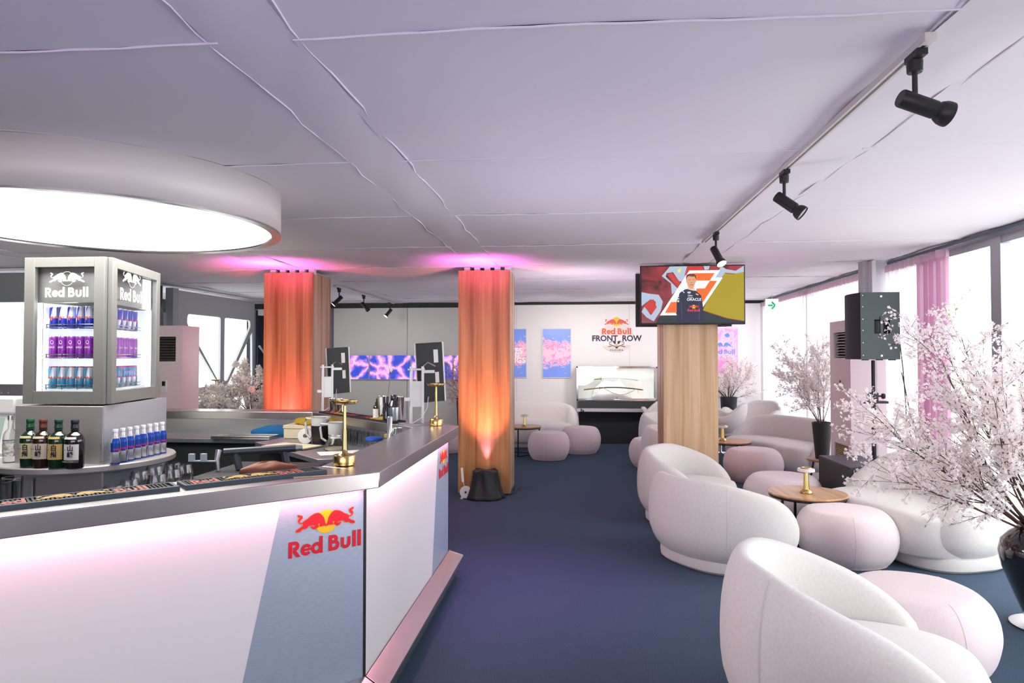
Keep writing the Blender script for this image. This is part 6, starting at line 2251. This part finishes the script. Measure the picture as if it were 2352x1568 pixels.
def pitcher(label, loc, h, r, fill, rz):
    t = thing('plastic_pitcher', label, 'pitcher', loc, rz, 'clear plastic pitchers')
    pm = mat('milky_plastic', (0.72, 0.73, 0.72), 0.35, trans=0.25)
    obj('jug', MB().lathe([(r * 0.86, 0), (r * 0.9, 0.004), (r, h), (r + 0.004, h + 0.004), (r - 0.003, h), (r * 0.88, 0.01), (0, 0.01)], 28), pm, t)
    obj('drink', MB().lathe([(0, 0.003), (r * 0.87 + 0.0045, 0.002), (r * (0.9 + 0.1 * fill) + 0.003, h * fill), (0, h * fill)], 28), mat('dark_coffee', (0.02, 0.016, 0.018), 0.25), t)
    obj('handle', MB().tube([(-r * 0.98, 0, h * 0.93), (-r - 0.055, 0, h * 0.95), (-r - 0.062, 0, h * 0.8), (-r - 0.05, 0, h * 0.35), (-r - 0.015, 0, h * 0.22)], 0.009, 8), pm, t)
    obj('spout', MB().add([(r - 0.004, -0.03, h), (r + 0.03, 0, h + 0.012), (r - 0.004, 0.03, h), (r - 0.004, 0, h - 0.05)], [(0, 1, 3), (1, 2, 3)]), pm, t, solid=0.003)
    return t


pitcher('tall plastic pitcher half full of dark drink, the rear of the two', (-2.06, 5.33, 0.902), 0.215, 0.070, 0.70, R(-10))
pitcher('smaller plastic pitcher with a pouring lip, in front of the taller pitcher', (-1.88, 5.20, 0.902), 0.185, 0.062, 0.52, R(5))
t = obj('paper_roll', MB().lathe([(0.018, -0.05), (0.062, -0.05), (0.062, 0.05), (0.018, 0.05), (0.018, -0.05)], 30, cap=False).xf(Matrix.Rotation(PI / 2, 4, 'X')), paper)
t.location = (-2.20, 5.42, 0.96)
tag(t, 'white paper roll on its side, left of the tall pitcher', 'paper roll')
t = thing('coffee_pot', 'rounded clear coffee pot with a steel collar on the preparation table', 'coffee pot', (-1.80, 4.98, 0.902))
obj('pot_glass', MB().lathe([(0.0, 0.003), (0.078, 0.0), (0.088, 0.012), (0.080, 0.05), (0.058, 0.085), (0.050, 0.10)], 32, cap=False), glassware, t)
obj('collar', MB().lathe([(0.051, 0.092), (0.053, 0.094), (0.056, 0.112), (0.052, 0.112)], 32, cap=False), steel, t)
obj('coffee', MB().lathe([(0, 0.004), (0.077, 0.004), (0.083, 0.012), (0.080, 0.022), (0, 0.022)], 32), mat('weak_tea', (0.45, 0.38, 0.25), 0.3), t)
t = obj('cutting_board', MB().box(-0.20, 0.20, -0.12, 0.12, 0, 0.014), cream_card, bevel=0.003)
t.location = (-2.20, 5.12, 0.902)
t.rotation_euler = (0, 0, -0.35)
tag(t, 'pale cutting board lying on the preparation table', 'cutting board')
t = obj('menu_card', MB().box(-0.15, 0.15, -0.10, 0.10, 0, 0.004), paper)
t.location = (-1.72, 4.84, 0.902)
t.rotation_euler = (0, 0, 0.5)
tag(t, 'pale card in front of the coffee pot', 'card')
t = thing('lid_tub', 'clear tub of limes with a bright blue lid', 'tub', (-1.52, 5.02, 0.902))
obj('tub', MB().lathe([(0.048, 0), (0.052, 0.003), (0.060, 0.075)], 28), glassware, t)
obj('limes', blob(None, 0.040, 0.040, 0.030, 8), mat('lime', (0.30, 0.38, 0.10), 0.5), t)
obj('lid', MB().lathe([(0.0, 0.074), (0.064, 0.074), (0.068, 0.080), (0.064, 0.094), (0.052, 0.100), (0, 0.100)], 30), mat('lid_blue', (0.01, 0.08, 0.45), 0.35), t)
t = bottlelike('squeeze_bottle', 'grey-white squeeze bottle behind the blue-lidded tub', 'bottle', (-1.52, 5.20, 0.902), [(0.036, 0), (0.038, 0.004), (0.038, 0.09), (0.028, 0.108), (0.014, 0.116), (0.014, 0.135), (0.017, 0.137), (0.017, 0.152), (0, 0.152)], mat('grey_plastic', (0.48, 0.48, 0.46), 0.4))
t = obj('orange_crate', MB().box(-0.10, 0.10, -0.10, 0.10, 0, 0.12).box(-0.11, 0.11, -0.11, 0.11, 0.12, 0.135), mat('orange_plastic', (0.50, 0.12, 0.015), 0.5), bevel=0.004)
t.location = (-1.40, 5.28, 0.902)
tag(t, 'orange plastic crate under the rear counter', 'crate')
t = obj('cardboard_box', MB().box(-0.09, 0.09, -0.09, 0.09, 0, 0.10).box(-0.095, 0.095, -0.095, 0.095, 0.10, 0.128), mat('tan_card', (0.48, 0.36, 0.14), 0.7), bevel=0.003)
t.location = (-1.33, 5.05, 0.902)
tag(t, 'small tan cardboard box beside the orange crate', 'box')
# tins in a black holder near the aisle counter
t = bottlelike('mixing_tin', 'steel shaker tin in the holder behind the aisle counter', 'shaker', (-1.27, 4.72, 0.902), [(0.040, 0), (0.042, 0.09), (0.047, 0.20), (0.044, 0.20), (0.036, 0.02), (0, 0.02)], chrome)
t = bottlelike('jigger', 'tall narrow steel jigger standing on the shaker tin holder', 'jigger', (-1.30, 4.66, 0.902), [(0.016, 0), (0.018, 0.28), (0.015, 0.285), (0, 0.285)], chrome)
t = obj('tin_holder', MB().box(-0.09, 0.09, -0.05, 0.05, 0, 0.05).box(-0.09, -0.08, -0.05, 0.05, 0.05, 0.085), black, bevel=0.003)
t.location = (-1.28, 4.56, 0.902)
tag(t, 'black plastic holder in front of the steel shaker tin', 'holder')
# round glass rimmer plates
t = thing('glass_rimmer', 'round black glass rimmer with a grey-green pad behind the aisle counter', 'rimmer', (-1.37, 4.30, 0.90))
obj('lower_dish', MB().lathe([(0.0, 0), (0.17, 0.0), (0.19, 0.02), (0.185, 0.03), (0, 0.03)], 44), black, t)
obj('pad', MB().lathe([(0.0, 0.045), (0.165, 0.045), (0.17, 0.05), (0.168, 0.058), (0.0, 0.058)], 44), mat('sage_pad', (0.26, 0.34, 0.28), 0.6), t)
obj('hinge', MB().box(-0.03, 0.03, -0.20, -0.17, 0.0, 0.05).tube([(0, 0, 0.03), (0, 0, 0.07)], 0.006, 8), steel_dull, t)
# black tube frame with clamps standing in the bar
t = thing('tube_frame', 'black steel tube frame with a silver clamp lever, on the black service bin', 'frame', (-1.72, 3.70, 0))
obj('top_tube', MB().tube([(-0.26, -0.02, 1.065), (0.10, 0.12, 1.075)], 0.022, 16), mat('gunmetal', (0.06, 0.07, 0.085), 0.35, 0.4), t)
obj('leg', MB().tube([(-0.20, 0.0, 1.05), (-0.165, -0.02, 0.967)], 0.020, 12), mat('gunmetal', (0.06, 0.07, 0.085), 0.35, 0.4), t)
obj('leg', MB().tube([(0.04, 0.10, 1.055), (0.07, 0.085, 0.967)], 0.020, 12), mat('gunmetal', (0.06, 0.07, 0.085), 0.35, 0.4), t)
obj('lever', MB().tube([(-0.28, -0.03, 1.08), (-0.285, -0.045, 1.03), (-0.275, -0.05, 0.965)], [0.020, 0.014, 0.010], 10), mat('cast_silver', (0.5, 0.52, 0.55), 0.35, 0.9), t)
obj('end_knob', MB().tube([(0.10, 0.12, 1.075), (0.135, 0.133, 1.076)], [0.020, 0.014], 12), mat('cast_silver', (0.5, 0.52, 0.55), 0.35, 0.9), t)
obj('clip_bar', MB().box(-0.44, -0.28, -0.07, -0.05, 1.018, 1.024).box(-0.44, -0.41, -0.07, -0.05, 1.024, 1.06).box(-0.37, -0.34, -0.07, -0.05, 1.024, 1.062), mat('pale_clip', (0.42, 0.50, 0.56), 0.35), t, smooth=False)
t = obj('leather_pouch', blob(None, 0.15, 0.06, 0.05, 12, rough=0.08), mat('tan_leather', (0.26, 0.09, 0.045), 0.55))
t.location = (-1.66, 3.56, 0.967)
t.rotation_euler = (0, 0, 0.65)
tag(t, 'tan leather pouch lying beside the legs of the tube frame', 'pouch')
t = obj('ice_bin', MB().box(-0.60, -0.045, -0.28, 0.3, 0, 0.965), mat('black_bin', (0.012, 0.013, 0.014), 0.6), bevel=0.02)
t.location = (-1.45, 3.72, 0)
t.rotation_euler = (0, 0, 0)
tag(t, 'black service bin standing inside the bar', 'bin')
# wooden stirrer on the counter
t = obj('wooden_stirrer', MB().box(-0.10, 0.10, -0.003, 0.003, 0, 0.003), mat('birch', (0.70, 0.52, 0.32), 0.6))
t.location = onw(K7, A2, 1.74, 0.055, 1.101)
t.rotation_euler = (0, 0, A2 - 0.35)
tag(t, 'thin wooden stirrer on the front counter near the brass lamp', 'stirrer')

# ------------------------------------------------------------------ beyond the bar on the left
cb_ = thing('serving_cabinet', 'pale pink serving cabinet behind the bar, with a brass lamp on it', 'cabinet', (-4.86, 8.9, 0))
obj('top', MB().box(-0.42, 0.0, -0.90, 0.60, 0.955, 0.985), white_p, cb_, bevel=0.004)
obj('body', MB().box(-0.40, -0.01, -0.88, 0.58, 0, 0.955), mat('blush_panel', (0.74, 0.58, 0.55), 0.5), cb_, smooth=False)
obj('drawer_line', MB().box(-0.011, -0.006, -0.86, 0.56, 0.86, 0.945), mat('blush_panel', (0.74, 0.58, 0.55), 0.5), cb_, smooth=False)
brass_lamp((-5.05, 9.15, 0.985), 'brass cordless lamp with a disc top on the pink serving cabinet beyond the bar', h=0.30)
# till at the far left
tl = thing('till', 'white till with a tilted screen and a printer on top, left of the fridge tower', 'till', (-3.70, 4.05, 0))
obj('stand', MB().box(-0.25, 0.10, -0.12, 0.25, 0, 0.90), black, tl, smooth=False)
obj('base', MB().box(-0.25, 0.13, -0.14, 0.26, 0.90, 0.965), white_p, tl, bevel=0.006)
m4 = Matrix.Translation((-0.06, -0.02, 0.985)) @ Matrix.Rotation(R(-14), 4, 'X')
obj('screen_case', MB().box(-0.22, 0.135, 0.0, 0.05, 0, 0.26).xf(m4), white_p, tl, bevel=0.006)
obj('screen', MB().box(-0.20, 0.085, -0.004, 0, 0.03, 0.23).xf(m4), mat('pale_screen', (0.16, 0.20, 0.18), 0.1, emit=(0.35, 0.45, 0.4), estr=0.35), tl, smooth=False)
obj('printer', MB().box(-0.20, 0.10, 0.02, 0.22, 1.235, 1.34), white_p, tl, bevel=0.012)

for o in bpy.data.objects:
    if 'label' in o and not (4 <= len(o['label'].split()) <= 16):
        print('LABEL', len(o['label'].split()), o.name, o['label'])
